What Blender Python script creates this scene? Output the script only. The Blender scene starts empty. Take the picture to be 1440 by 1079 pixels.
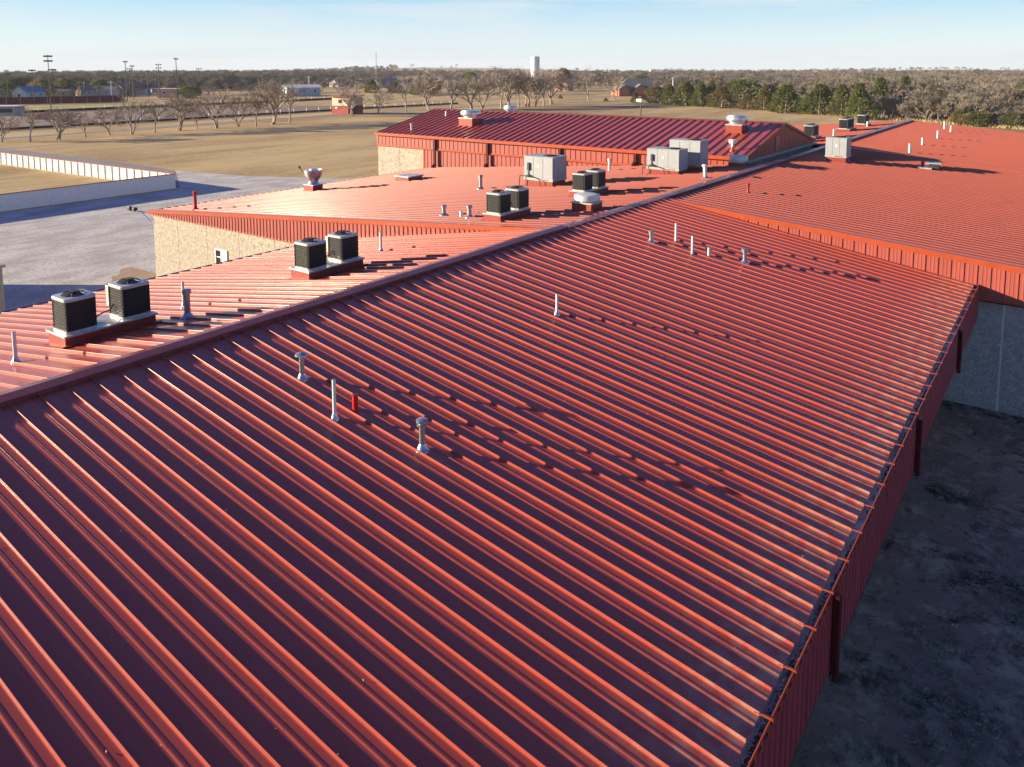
import bpy, math, random
import numpy as np
from mathutils import Vector, Matrix

R = math.radians
C = bpy.context.scene.collection
SC = bpy.context.scene

# ------------------------------------------------------------------ camera, sky, sun, exposure
ZR = 6.45                                   # ridge height of the low wings above the ground
CAM = Vector((0.0, -14.647, ZR + 5.660))
FOC, PPX, PPY = 1105.8, 720.0, 217.4        # focal length and principal point in photo pixels
AZ, TH = R(35.803), R(6.335)
cam_d = bpy.data.cameras.new('camera')
cam = bpy.data.objects.new('camera', cam_d)
C.objects.link(cam)
cam.location = CAM
cam.rotation_euler = (R(90) - TH, 0, AZ - R(90))
cam_d.sensor_fit = 'HORIZONTAL'
cam_d.sensor_width = 36.0
cam_d.lens = FOC / 1440 * 36.0
cam_d.shift_y = -(539.5 - PPY) / 1440
cam_d.clip_start = 0.1
cam_d.clip_end = 20000
SC.camera = cam

SUN_EL = R(13.2)
SUN_TRAVEL = Vector((math.cos(R(-55.0)), math.sin(R(-55.0)), 0))   # horizontal travel of the light
world = bpy.data.worlds.new('World')
SC.world = world
world.use_nodes = True
wn, wl = world.node_tree.nodes, world.node_tree.links
bg = wn['Background']
sky = wn.new('ShaderNodeTexSky')
sky.sky_type = 'NISHITA'
sky.sun_disc = False
sky.sun_elevation = SUN_EL
to_sun = -SUN_TRAVEL
sky.sun_rotation = math.atan2(to_sun.x, to_sun.y)
sky.air_density = 1.0
sky.dust_density = 0.6
sky.ozone_density = 2.0
# clear pale-to-blue winter sky, the same all round, blended with the Nishita sky, with thin high cloud
tc = wn.new('ShaderNodeTexCoord')
sx = wn.new('ShaderNodeSeparateXYZ'); wl.new(tc.outputs['Generated'], sx.inputs[0])
gr = wn.new('ShaderNodeValToRGB'); el = gr.color_ramp.elements
G_ = [(0.0, (2.9, 3.2, 3.3)), (0.035, (2.45, 3.0, 3.3)), (0.09, (1.25, 2.25, 3.15)), (0.2, (0.42, 1.12, 2.10)), (0.5, (0.18, 0.30, 1.40)), (1.0, (0.14, 0.24, 1.08))]
while len(el) < len(G_): el.new(0.5)
for e, (p, c) in zip(el, G_): e.position = p; e.color = (*c, 1)
wl.new(sx.outputs['Z'], gr.inputs['Fac'])
bl = wn.new('ShaderNodeMix'); bl.data_type = 'RGBA'; bl.inputs['Factor'].default_value = 0.88
wl.new(sky.outputs['Color'], bl.inputs['A']); wl.new(gr.outputs['Color'], bl.inputs['B'])
mp = wn.new('ShaderNodeMapping'); mp.inputs['Scale'].default_value = (1.0, 1.6, 14.0)
mp.inputs['Rotation'].default_value = (0.05, 0.0, 0.4); mp.inputs['Location'].default_value = (2.3, 0.9, 0.55)
nz = wn.new('ShaderNodeTexNoise'); nz.inputs['Scale'].default_value = 2.6; nz.inputs['Detail'].default_value = 6; nz.inputs['Roughness'].default_value = 0.6
rp = wn.new('ShaderNodeValToRGB')
rp.color_ramp.elements[0].position = 0.47; rp.color_ramp.elements[0].color = (0, 0, 0, 1)
rp.color_ramp.elements[1].position = 0.66; rp.color_ramp.elements[1].color = (0.7, 0.7, 0.7, 1)
mx = wn.new('ShaderNodeMix'); mx.data_type = 'RGBA'
mx.inputs['B'].default_value = (2.6, 2.95, 3.15, 1)
wl.new(tc.outputs['Generated'], mp.inputs['Vector'])
wl.new(mp.outputs['Vector'], nz.inputs['Vector'])
wl.new(nz.outputs['Fac'], rp.inputs['Fac'])
th_ = wn.new('ShaderNodeMapRange'); th_.inputs['From Min'].default_value = 0.09; th_.inputs['From Max'].default_value = 0.25
th_.inputs['To Min'].default_value = 1.0; th_.inputs['To Max'].default_value = 0.0
wl.new(sx.outputs['Z'], th_.inputs['Value'])
mu_ = wn.new('ShaderNodeMath'); mu_.operation = 'MULTIPLY'
wl.new(rp.outputs['Color'], mu_.inputs[0]); wl.new(th_.outputs[0], mu_.inputs[1])
wl.new(mu_.outputs[0], mx.inputs['Factor'])
wl.new(bl.outputs['Result'], mx.inputs['A'])
wl.new(mx.outputs['Result'], bg.inputs['Color'])
bg.inputs['Strength'].default_value = 0.12

sun_d = bpy.data.lights.new('sun', 'SUN')
sun_d.energy = 5.0
sun_d.angle = R(0.5)
sun_d.color = (1.0, 0.83, 0.60)
sun = bpy.data.objects.new('sun', sun_d)
C.objects.link(sun)
sun.location = (-40, 40, 60)
sd = Vector((SUN_TRAVEL.x * math.cos(SUN_EL), SUN_TRAVEL.y * math.cos(SUN_EL), -math.sin(SUN_EL)))
sun.rotation_euler = sd.to_track_quat('-Z', 'Y').to_euler()

SC.view_settings.view_transform = 'Standard'
SC.view_settings.look = 'None'
SC.view_settings.gamma = 1
SC.view_settings.exposure = 1.28
SC.view_settings.use_curve_mapping = False
SC.cycles.max_bounces = 6
SC.cycles.volume_bounces = 0

# ------------------------------------------------------------------ measuring helpers
def ray(x, y):
    a = (x - PPX) / FOC; b = -(y - PPY) / FOC
    fw = math.cos(TH) + b * math.sin(TH); up = -math.sin(TH) + b * math.cos(TH)
    return Vector((a * math.sin(AZ) + fw * math.cos(AZ), -a * math.cos(AZ) + fw * math.sin(AZ), up))
def at(x, y, z=0.0):                         # ground point seen at a photo pixel
    r = ray(x, y); return CAM + r * ((z - CAM.z) / r.z)
def px_m(p):                                 # photo pixels per metre at a point
    d = Vector(p) - CAM
    F = d.x * math.cos(AZ) + d.y * math.sin(AZ)
    return FOC / (F * math.cos(TH) - d.z * math.sin(TH))

# ------------------------------------------------------------------ mesh helpers
class MB:
    def __init__(self): self.v = []; self.f = []
    def add(self, vs, fs):
        n = len(self.v); self.v += [tuple(p) for p in vs]; self.f += [tuple(i + n for i in f) for f in fs]; return self
    def box(self, x0, x1, y0, y1, z0, z1):
        vs = [(x, y, z) for z in (z0, z1) for y in (y0, y1) for x in (x0, x1)]
        return self.add(vs, [(0, 2, 3, 1), (4, 5, 7, 6), (0, 1, 5, 4), (2, 6, 7, 3), (0, 4, 6, 2), (1, 3, 7, 5)])
    def cbox(self, c, s): return self.box(c[0]-s[0]/2, c[0]+s[0]/2, c[1]-s[1]/2, c[1]+s[1]/2, c[2], c[2]+s[2])
    def tube(self, p0, p1, r0, r1=None, n=12, cap=True):
        r1 = r0 if r1 is None else r1
        p0, p1 = Vector(p0), Vector(p1); d = (p1 - p0)
        if d.length < 1e-6: return self
        q = d.to_track_quat('Z', 'Y'); vs = []
        for p, r in ((p0, r0), (p1, r1)):
            for k in range(n):
                a = 2 * math.pi * k / n; vs.append(p + q @ Vector((r * math.cos(a), r * math.sin(a), 0)))
        fs = [(k, (k + 1) % n, n + (k + 1) % n, n + k) for k in range(n)]
        if cap: fs += [tuple(range(n - 1, -1, -1)), tuple(range(n, 2 * n))]
        return self.add(vs, fs)
    def path(self, pts, r, n=6):
        for a, b in zip(pts[:-1], pts[1:]): self.tube(a, b, r, r, n)
        return self
    def lathe(self, c, prof, n=20, cap=True):
        vs = []; m = len(prof)
        for r, z in prof:
            for k in range(n):
                a = 2 * math.pi * k / n; vs.append((c[0] + r * math.cos(a), c[1] + r * math.sin(a), c[2] + z))
        fs = [(i*n + k, i*n + (k+1) % n, (i+1)*n + (k+1) % n, (i+1)*n + k) for i in range(m-1) for k in range(n)]
        if cap: fs += [tuple(range(n-1, -1, -1)), tuple(range((m-1)*n, m*n))]
        return self.add(vs, fs)
    def quad(self, a, b, c, d): return self.add([a, b, c, d], [(0, 1, 2, 3)])
    def prism(self, poly, axis, a, b):
        # closed polygon of 2-D points extruded along an axis ('x': (y,z), 'y': (x,z), 'z': (x,y))
        def P(p, t): return {'x': (t, p[0], p[1]), 'y': (p[0], t, p[1]), 'z': (p[0], p[1], t)}[axis]
        n = len(poly); vs = [P(p, a) for p in poly] + [P(p, b) for p in poly]
        fs = [(k, (k+1) % n, n + (k+1) % n, n + k) for k in range(n)] + [tuple(range(n-1, -1, -1)), tuple(range(n, 2*n))]
        return self.add(vs, fs)
    def mesh(self, name, off=(0, 0, 0), smooth=False):
        me = bpy.data.meshes.new(name)
        me.from_pydata([(x-off[0], y-off[1], z-off[2]) for x, y, z in self.v], [], self.f)
        import bmesh
        bm = bmesh.new(); bm.from_mesh(me); bmesh.ops.recalc_face_normals(bm, faces=bm.faces); bm.to_mesh(me); bm.free()
        if smooth:
            me.shade_smooth()
            me.set_sharp_from_angle(angle=R(38))
        return me
    def build(self, name, m, parent=None, smooth=False, bevel=0):
        off = wloc(parent) if parent is not None else (0, 0, 0)
        me = self.mesh(name, off, smooth); me.materials.append(m)
        o = bpy.data.objects.new(name, me); C.objects.link(o)
        if parent is not None: o.parent = parent
        if bevel:
            b = o.modifiers.new('bevel', 'BEVEL'); b.width = bevel; b.segments = 2; b.limit_method = 'ANGLE'
        return o
def wloc(o):
    p = Vector((0, 0, 0))
    while o is not None: p = p + o.location; o = o.parent
    return p
def tag(o, label, cat, group=None, kind=None):
    if label: o['label'] = label
    if cat: o['category'] = cat
    if group: o['group'] = group
    if kind: o['kind'] = kind
    return o
def thing(name, label, cat, loc, group=None):
    o = bpy.data.objects.new(name, None); C.objects.link(o); o.location = loc
    o.empty_display_size = 0.2
    return tag(o, label, cat, group)
def link_mesh(name, me, parent=None, loc=(0, 0, 0)):
    o = bpy.data.objects.new(name, me); C.objects.link(o); o.location = loc
    if parent is not None: o.parent = parent
    return o
def copy_thing(src, loc, label=None, group=None, rotz=None, scale=None):
    r = src.copy(); C.objects.link(r); r.location = loc
    if label: r['label'] = label
    if group: r['group'] = group
    if rotz is not None: r.rotation_euler = (0, 0, rotz)
    if scale is not None: r.scale = (scale,) * 3 if not isinstance(scale, tuple) else scale
    for ch in list(src.children):
        c = ch.copy(); C.objects.link(c); c.parent = r
        for g in list(ch.children):
            d = g.copy(); C.objects.link(d); d.parent = c
    return r

# ------------------------------------------------------------------ materials
def mat(name, col, rough=0.6, metal=0.0, spec=0.5, var=0.0, vscale=6.0, bump=0.0, bscale=40.0, stretch=None,
        col2=None, coat=0.0, rvar=0.0, detail=4, speck=None, space='Object', lo=0.35, hi=0.65):
    m = bpy.data.materials.new(name); m.use_nodes = True
    n, l = m.node_tree.nodes, m.node_tree.links
    b = n['Principled BSDF']
    b.inputs['Roughness'].default_value = rough; b.inputs['Metallic'].default_value = metal
    b.inputs['Specular IOR Level'].default_value = spec
    b.inputs['Coat Weight'].default_value = coat; b.inputs['Coat Roughness'].default_value = 0.16
    if space == 'Position': src = n.new('ShaderNodeNewGeometry').outputs['Position']
    else: src = n.new('ShaderNodeTexCoord').outputs[space]
    mp = n.new('ShaderNodeMapping'); l.new(src, mp.inputs['Vector'])
    if stretch: mp.inputs['Scale'].default_value = stretch
    b.inputs['Base Color'].default_value = (*col, 1)
    out = None
    if var > 0 or col2:
        c2 = col2 or tuple(c * (1 - var) for c in col)
        nz = n.new('ShaderNodeTexNoise'); nz.inputs['Scale'].default_value = vscale; nz.inputs['Detail'].default_value = detail
        nz.inputs['Roughness'].default_value = 0.62
        l.new(mp.outputs['Vector'], nz.inputs['Vector'])
        mr = n.new('ShaderNodeMapRange'); mr.inputs['From Min'].default_value = lo; mr.inputs['From Max'].default_value = hi
        l.new(nz.outputs['Fac'], mr.inputs['Value'])
        mx = n.new('ShaderNodeMix'); mx.data_type = 'RGBA'
        mx.inputs['A'].default_value = (*col, 1); mx.inputs['B'].default_value = (*c2, 1)
        l.new(mr.outputs['Result'], mx.inputs['Factor']); out = mx.outputs['Result']
        if rvar:
            mr2 = n.new('ShaderNodeMapRange'); mr2.inputs['From Min'].default_value = 0.3; mr2.inputs['From Max'].default_value = 0.7
            mr2.inputs['To Min'].default_value = max(0.03, rough - rvar); mr2.inputs['To Max'].default_value = rough + rvar
            l.new(nz.outputs['Fac'], mr2.inputs['Value']); l.new(mr2.outputs['Result'], b.inputs['Roughness'])
    if speck:
        (sc_, cut, scol) = speck
        vo = n.new('ShaderNodeTexNoise'); vo.inputs['Scale'].default_value = sc_; vo.inputs['Detail'].default_value = 2
        l.new(src, vo.inputs['Vector'])
        mr = n.new('ShaderNodeMapRange'); mr.inputs['From Min'].default_value = cut; mr.inputs['From Max'].default_value = cut + 0.06
        l.new(vo.outputs['Fac'], mr.inputs['Value'])
        mx = n.new('ShaderNodeMix'); mx.data_type = 'RGBA'
        if out: l.new(out, mx.inputs['A'])
        else: mx.inputs['A'].default_value = (*col, 1)
        mx.inputs['B'].default_value = (*scol, 1)
        l.new(mr.outputs['Result'], mx.inputs['Factor']); out = mx.outputs['Result']
    if out: l.new(out, b.inputs['Base Color'])
    if bump:
        nb = n.new('ShaderNodeTexNoise'); nb.inputs['Scale'].default_value = bscale; nb.inputs['Detail'].default_value = 3
        l.new(mp.outputs['Vector'], nb.inputs['Vector'])
        bp = n.new('ShaderNodeBump'); bp.inputs['Strength'].default_value = bump; bp.inputs['Distance'].default_value = 0.02
        l.new(nb.outputs['Fac'], bp.inputs['Height']); l.new(bp.outputs['Normal'], b.inputs['Normal'])
    return m

RED = (0.40, 0.072, 0.048)
def roof_mat(name, stretch, rough=0.38, coat=0.20, col=RED):
    # glossy painted steel: faint drip streaks along the fall, slight oil-canning, dust specks
    m = mat(name, col, rough, var=0.15, vscale=3.0, stretch=stretch, spec=0.45, coat=coat, rvar=0.05, bump=0.0, bscale=1.1,
            detail=6, speck=(60.0, 0.735, (0.33, 0.16, 0.13)), space='Position')
    return m
M_ROOF = roof_mat('red_roof_steel', (7.0, 0.35, 1.0))
def add_eave_dust(m, y0, y1):
    # wind-blown grit that has settled on the last metre above the gutters
    n, l = m.node_tree.nodes, m.node_tree.links; b = n['Principled BSDF']
    g = n.new('ShaderNodeNewGeometry'); s_ = n.new('ShaderNodeSeparateXYZ'); l.new(g.outputs['Position'], s_.inputs[0])
    ab = n.new('ShaderNodeMath'); ab.operation = 'ABSOLUTE'; l.new(s_.outputs['Y'], ab.inputs[0])
    mr = n.new('ShaderNodeMapRange'); mr.inputs['From Min'].default_value = y0; mr.inputs['From Max'].default_value = y1; l.new(ab.outputs[0], mr.inputs['Value'])
    nz = n.new('ShaderNodeTexNoise'); nz.inputs['Scale'].default_value = 5.0; nz.inputs['Detail'].default_value = 6; l.new(g.outputs['Position'], nz.inputs['Vector'])
    m2 = n.new('ShaderNodeMapRange'); m2.inputs['From Min'].default_value = .36; m2.inputs['From Max'].default_value = .66; l.new(nz.outputs['Fac'], m2.inputs['Value'])
    mu = n.new('ShaderNodeMath'); mu.operation = 'MULTIPLY'; l.new(mr.outputs[0], mu.inputs[0]); l.new(m2.outputs[0], mu.inputs[1])
    mu2 = n.new('ShaderNodeMath'); mu2.operation = 'MULTIPLY'; l.new(mu.outputs[0], mu2.inputs[0]); mu2.inputs[1].default_value = .65
    mx = n.new('ShaderNodeMix'); mx.data_type = 'RGBA'; l.new(mu2.outputs[0], mx.inputs['Factor'])
    l.new(b.inputs['Base Color'].links[0].from_socket, mx.inputs['A']); mx.inputs['B'].default_value = (.46, .27, .19, 1)
    l.new(mx.outputs['Result'], b.inputs['Base Color'])
add_eave_dust(M_ROOF, 10.4, 12.1)
M_ROOF_FAR = roof_mat('red_roof_steel_shallow', (7.0, 0.35, 1.0), coat=0.40, col=(0.335, 0.082, 0.055))
M_ROOF_X = roof_mat('red_roof_steel_cross', (0.35, 7.0, 1.0))
M_TRIM = mat('red_trim_steel', (0.42, 0.075, 0.028), 0.32, var=0.15, vscale=2.0, space='Position')
M_PANEL = mat('red_wall_steel', (0.38, 0.09, 0.068), 0.38, var=0.15, vscale=1.6, stretch=(2, 2, 0.4), space='Position')
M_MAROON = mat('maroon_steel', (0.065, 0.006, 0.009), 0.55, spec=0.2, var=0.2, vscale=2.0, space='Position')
M_CAP = mat('ridge_cap_steel', (0.20, 0.045, 0.045), 0.30, var=0.3, vscale=1.5, rvar=0.08, space='Position')
M_GALV = mat('galvanised_steel', (0.52, 0.55, 0.58), 0.34, metal=0.85, var=0.25, vscale=9.0, rvar=0.1)
M_GUT = mat('weathered_gutter_steel', (0.55, 0.58, 0.62), 0.45, metal=0.4, var=0.45, vscale=6.0, space='Position')
M_ALU = mat('spun_aluminium', (0.66, 0.67, 0.68), 0.33, metal=0.8, var=0.15, vscale=4.0)
M_WHITE = mat('white_pvc', (0.78, 0.77, 0.74), 0.45, var=0.12, vscale=12.0)
M_WPAINT = mat('white_painted_steel', (0.80, 0.80, 0.78), 0.4, var=0.08, vscale=3.0, space='Position')
M_CREAMTOP = mat('pale_sheet_metal', (0.62, 0.62, 0.58), 0.35, metal=0.35, var=0.3, vscale=5.0, rvar=0.1)
M_BLACK = mat('black_coil_guard', (0.007, 0.0075, 0.009), 0.5, var=0.3, vscale=8.0)
M_SLAT = mat('charcoal_louvre', (0.020, 0.021, 0.023), 0.45)
M_GREYTOP = mat('grey_unit_top', (0.50, 0.53, 0.55), 0.35, metal=0.3, var=0.1, vscale=5.0)
M_UNIT = mat('light_grey_cabinet', (0.355, 0.375, 0.395), 0.45, var=0.10, vscale=2.5, space='Position')
M_DARK = mat('dark_metal', (0.03, 0.03, 0.032), 0.5)
M_PIPE_RED = mat('bright_red_paint', (0.55, 0.02, 0.015), 0.35, var=0.15, vscale=8)
M_CURB = mat('red_brown_curb', (0.33, 0.05, 0.03), 0.42, var=0.2, vscale=4.0, space='Position')
M_CONC = mat('exposed_aggregate', (0.43, 0.375, 0.295), 0.85, col2=(0.26, 0.225, 0.175), vscale=5.0, bump=0.8, bscale=26.0,
             speck=(15.0, 0.60, (0.66, 0.62, 0.54)), space='Position')
M_CONC_SHADE = mat('shaded_aggregate', (0.43, 0.44, 0.44), 0.85, col2=(0.30, 0.31, 0.32), vscale=5.0, bump=0.8, bscale=26.0, speck=(15.0, 0.60, (0.68, 0.68, 0.66)), space='Position')  # greyer, cooler copy of exposed_aggregate; blue shade put into the colour
M_JOINT = mat('joint_sealant', (0.30, 0.27, 0.22), 0.8)
M_STRIP = mat('pale_joint_strip', (0.74, 0.76, 0.77), 0.7)
M_GLASS = mat('window_glass', (0.03, 0.04, 0.05), 0.05, spec=0.8)
M_DEBRIS = mat('leaf_litter', (0.035, 0.028, 0.02), 0.95, var=0.5, vscale=30.0)
def dirt_material():
    m = bpy.data.materials.new('mossy_bare_dirt'); m.use_nodes = True
    n, l = m.node_tree.nodes, m.node_tree.links; b = n['Principled BSDF']
    b.inputs['Roughness'].default_value = 0.95; b.inputs['Specular IOR Level'].default_value = 0.15
    g = n.new('ShaderNodeNewGeometry')
    def noise(scale, detail, rough=.65):
        z = n.new('ShaderNodeTexNoise'); z.inputs['Scale'].default_value = scale; z.inputs['Detail'].default_value = detail; z.inputs['Roughness'].default_value = rough
        z.inputs['Distortion'].default_value = .4
        l.new(g.outputs['Position'], z.inputs['Vector']); return z.outputs['Fac']
    def mix(a, b_, fac, lo, hi):
        mr = n.new('ShaderNodeMapRange'); mr.inputs['From Min'].default_value = lo; mr.inputs['From Max'].default_value = hi; l.new(fac, mr.inputs['Value'])
        x = n.new('ShaderNodeMix'); x.data_type = 'RGBA'; l.new(mr.outputs['Result'], x.inputs['Factor'])
        for s_, v in (('A', a), ('B', b_)):
            if isinstance(v, tuple): x.inputs[s_].default_value = (*v, 1)
            else: l.new(v, x.inputs[s_])
        return x.outputs['Result']
    c = mix((0.22, 0.175, 0.13), (0.31, 0.255, 0.20), noise(.35, 8), .42, .62)
    c = mix(c, (0.055, 0.055, 0.042), noise(.55, 12, .72), .50, .60)
    c = mix(c, (0.38, 0.37, 0.26), noise(1.1, 14, .78), .50, .60)
    c = mix(c, (0.04, 0.04, 0.034), noise(4.5, 10, .75), .56, .68)
    l.new(c, b.inputs['Base Color'])
    bp = n.new('ShaderNodeBump'); bp.inputs['Strength'].default_value = 1.0; bp.inputs['Distance'].default_value = .06
    l.new(noise(4.0, 10, .75), bp.inputs['Height']); l.new(bp.outputs['Normal'], b.inputs['Normal'])
    return m
M_DIRT = dirt_material()
M_TUFT = mat('weed_tuft', (0.36, 0.36, 0.29), 0.9, col2=(0.16, 0.17, 0.125), vscale=1.1, space='Position')
M_GRAVEL = mat('pale_gravel', (0.57, 0.54, 0.50), 0.9, col2=(0.40, 0.375, 0.345), vscale=0.30, bump=0.9, bscale=7.0, detail=12, lo=0.41, hi=0.59,
               stretch=(1.0, 1.6, 1.0), speck=(4.5, 0.60, (0.25, 0.235, 0.22)), space='Position')
M_ROAD = mat('worn_asphalt', (0.26, 0.245, 0.24), 0.9, var=0.2, vscale=0.3, space='Position')
M_BARK = mat('bare_bark', (0.40, 0.33, 0.26), 0.9, var=0.35, vscale=3.0)
M_BARK_W = mat('grey_wood_bark', (0.23, 0.19, 0.15), 0.9, var=0.35, vscale=3.0)
M_TWIG = mat('bare_twig', (0.34, 0.27, 0.21), 0.9, var=0.25, vscale=0.8)
M_TWIG_G = mat('grey_twig', (0.235, 0.198, 0.155), 0.9, var=0.3, vscale=0.5)
M_EVER = mat('cedar_foliage', (0.22, 0.23, 0.065), 0.8, col2=(0.11, 0.135, 0.045), vscale=1.2)
M_EVER_O = mat('bronze_cedar_foliage', (0.27, 0.215, 0.075), 0.8, col2=(0.16, 0.15, 0.055), vscale=1.2)

def add_translucency(m, f):
    n, l = m.node_tree.nodes, m.node_tree.links; b = n['Principled BSDF']; out = n['Material Output']
    tr = n.new('ShaderNodeBsdfTranslucent'); l.new(b.inputs['Base Color'].links[0].from_socket, tr.inputs['Color'])
    ms = n.new('ShaderNodeMixShader'); ms.inputs[0].default_value = f
    l.new(b.outputs[0], ms.inputs[1]); l.new(tr.outputs[0], ms.inputs[2]); l.new(ms.outputs[0], out.inputs['Surface'])
add_translucency(M_EVER, .35); add_translucency(M_EVER_O, .35)
# ------------------------------------------------------------------ ground
def sheet(name, pts, m, z, label=None):
    mb = MB(); mb.add([(x, y, z) for x, y in pts], [tuple(range(len(pts)))])
    o = mb.build(name, m); o['kind'] = 'structure'
    return o
def grass_material():
    m = bpy.data.materials.new('dormant_grass'); m.use_nodes = True
    n, l = m.node_tree.nodes, m.node_tree.links; b = n['Principled BSDF']
    b.inputs['Roughness'].default_value = 0.95; b.inputs['Specular IOR Level'].default_value = 0.1
    g = n.new('ShaderNodeNewGeometry')
    def noise(scale, st=(1, 1, 1), detail=6):
        mp = n.new('ShaderNodeMapping'); mp.inputs['Scale'].default_value = st
        l.new(g.outputs['Position'], mp.inputs['Vector'])
        z = n.new('ShaderNodeTexNoise'); z.inputs['Scale'].default_value = scale; z.inputs['Detail'].default_value = detail
        z.inputs['Roughness'].default_value = 0.65
        l.new(mp.outputs['Vector'], z.inputs['Vector']); return z.outputs['Fac']
    def mix(a, b_, fac, lo, hi):
        mr = n.new('ShaderNodeMapRange'); mr.inputs['From Min'].default_value = lo; mr.inputs['From Max'].default_value = hi
        l.new(fac, mr.inputs['Value'])
        x = n.new('ShaderNodeMix'); x.data_type = 'RGBA'; l.new(mr.outputs['Result'], x.inputs['Factor'])
        for s, v in (('A', a), ('B', b_)):
            if isinstance(v, tuple): x.inputs[s].default_value = (*v, 1)
            else: l.new(v, x.inputs[s])
        return x.outputs['Result']
    c = mix((0.56, 0.42, 0.21), (0.40, 0.28, 0.14), noise(0.06, (0.35, 1.5, 1), 8), 0.42, 0.58)
    c = mix(c, (0.27, 0.175, 0.092), noise(0.025, (0.3, 1.3, 1), 6), 0.50, 0.64)
    c = mix(c, (0.60, 0.46, 0.25), noise(1.4), 0.50, 0.75)
    c = mix(c, (0.23, 0.155, 0.08), noise(0.45, (0.6, 1.4, 1), 8), 0.56, 0.78)
    l.new(c, b.inputs['Base Color'])
    bp = n.new('ShaderNodeBump'); bp.inputs['Strength'].default_value = 0.5; bp.inputs['Distance'].default_value = 0.05
    l.new(noise(5.0), bp.inputs['Height']); l.new(bp.outputs['Normal'], b.inputs['Normal'])
    return m
M_GRASS = grass_material()
# one sheet to the horizon, gently rolling far away
def ground_height(x, y):
    d = np.hypot(x, y)
    f = np.clip((d - 700) / 1600, 0, 1) ** 1.5
    a = np.arctan2(y, x)
    h = 3 * np.sin(a * 9 + 1.3) + 2.5 * np.sin(a * 23 + d / 700) + 3 * np.sin(d / 430 + a * 5) - 3 - 9 * np.clip((a - R(45)) / R(18), 0, 1)
    # a broad tan rise beyond the water tower
    h = h + 10 * np.exp(-((a - R(42)) / R(7)) ** 2) * np.clip((d - 1000) / 1400, 0, 1)
    return h * f - 1.5 * f
def make_ground():
    na, rs = 180, [0, 20, 60, 120, 200, 300, 450, 600, 750, 900, 1100, 1300, 1500, 1750, 2000, 2300, 2600, 3000, 3500, 4200]
    vs = [(0, 0, 0)]; fs = []
    for r in rs[1:]:
        for k in range(na):
            a = 2 * math.pi * k / na; x, y = r * math.cos(a), r * math.sin(a)
            vs.append((x, y, float(ground_height(np.array(x), np.array(y)))))
    for k in range(na): fs.append((0, 1 + k, 1 + (k + 1) % na))
    for i in range(len(rs) - 2):
        for k in range(na):
            a = 1 + i * na; b = a + na
            fs.append((a + k, b + k, b + (k + 1) % na, a + (k + 1) % na))
    mb = MB(); mb.add(vs, fs); o = mb.build('ground', M_GRASS, smooth=True); o['kind'] = 'structure'
make_ground()
M_FIELD = mat('tan_ploughed_field', (0.36, 0.26, 0.15), 0.95, col2=(0.27, 0.19, 0.11), vscale=0.02, space='Position')
M_SPORT = mat('green_tinged_turf', (0.40, 0.34, 0.09), 0.95, col2=(0.32, 0.26, 0.08), vscale=0.1, space='Position')
M_INFIELD = mat('red_brown_infield', (0.25, 0.165, 0.12), 0.95, col2=(0.20, 0.14, 0.10), vscale=0.08, space='Position')
M_LEAFLIT = mat('woodland_floor_litter', (0.165, 0.125, 0.085), 0.95, col2=(0.27, 0.20, 0.115), vscale=0.012, bump=0.5, bscale=0.5, lo=0.46, hi=0.62, space='Position')
M_SOIL = mat('ochre_soil', (0.42, 0.30, 0.18), 0.95, col2=(0.30, 0.22, 0.14), vscale=1.2, bump=0.5, bscale=8.0, space='Position')

lot = [(-45, 57.6), (42.8, 57.9), (44.2, 58.6), (51.2, 71.2), (53.2, 60.5), (58.0, 50.0), (70, 44), (70, 33.4), (46.8, 33.4), (46.8, 27.3),
       (23.6, 27.3), (23.6, 12.0), (-45, 12.0)]
sheet('gravel_lot', lot, M_GRAVEL, 0.02)
sheet('access_road', [(44.4, 59.0), (51.2, 71.2), (51.6, 90), (50.5, 118), (46, 131.5), (40, 131.5), (44.3, 112), (44.5, 90)], M_ROAD, 0.03)
sheet('asphalt_path', [(20, 132), (57, 133.2), (82, 133.4), (107, 136.6), (132, 137), (158, 134.6), (202, 135.2), (226, 128.4), (256, 119.2),
                       (256.5, 121.4), (226.8, 131.2), (202.5, 138.4), (158, 137.6), (132, 140), (107, 139.6), (82, 136.2), (57, 136), (20, 135)], M_ROAD, 0.03)
_r = random.Random(3)
sheet('soil_strip', [(20.4, 27.2)] + [(20.6 + 3.2*i/26 + _r.uniform(-.12, .12), 27.4 + 3.9*(i/26)**.8 + _r.uniform(-.28, .28)) for i in range(27)] + [(24.4, 31.5), (24.4, 27.2)], M_SOIL, 0.035)
sheet('side_yard', [(-30, -11.3), (31.6, -11.3), (31.6, -60), (-30, -60)], M_DIRT, 0.02)
sheet('infield', [(60, 158), (178, 158), (150, 206), (70, 206)], M_INFIELD, 0.02)
sheet('sports_field', [(86, 213), (140, 211), (142, 250), (100, 262)], M_SPORT, 0.03)
sheet('far_field', [(360, 300), (470, 330), (500, 440), (380, 420)], M_FIELD, 0.03)

# ------------------------------------------------------------------ haze
hm = bpy.data.materials.new('thin_haze'); hm.use_nodes = True
hn, hl = hm.node_tree.nodes, hm.node_tree.links
hn.remove(hn['Principled BSDF'])
hv = hn.new('ShaderNodeVolumePrincipled'); hv.inputs['Color'].default_value = (0.80, 0.88, 1.0, 1); hv.inputs['Density'].default_value = 0.00012
hl.new(hv.outputs['Volume'], hn['Material Output'].inputs['Volume'])
HAZE = MB().box(-4300, 4300, -4300, 4300, -30, 60).build('haze', hm); HAZE['kind'] = 'stuff'

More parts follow.
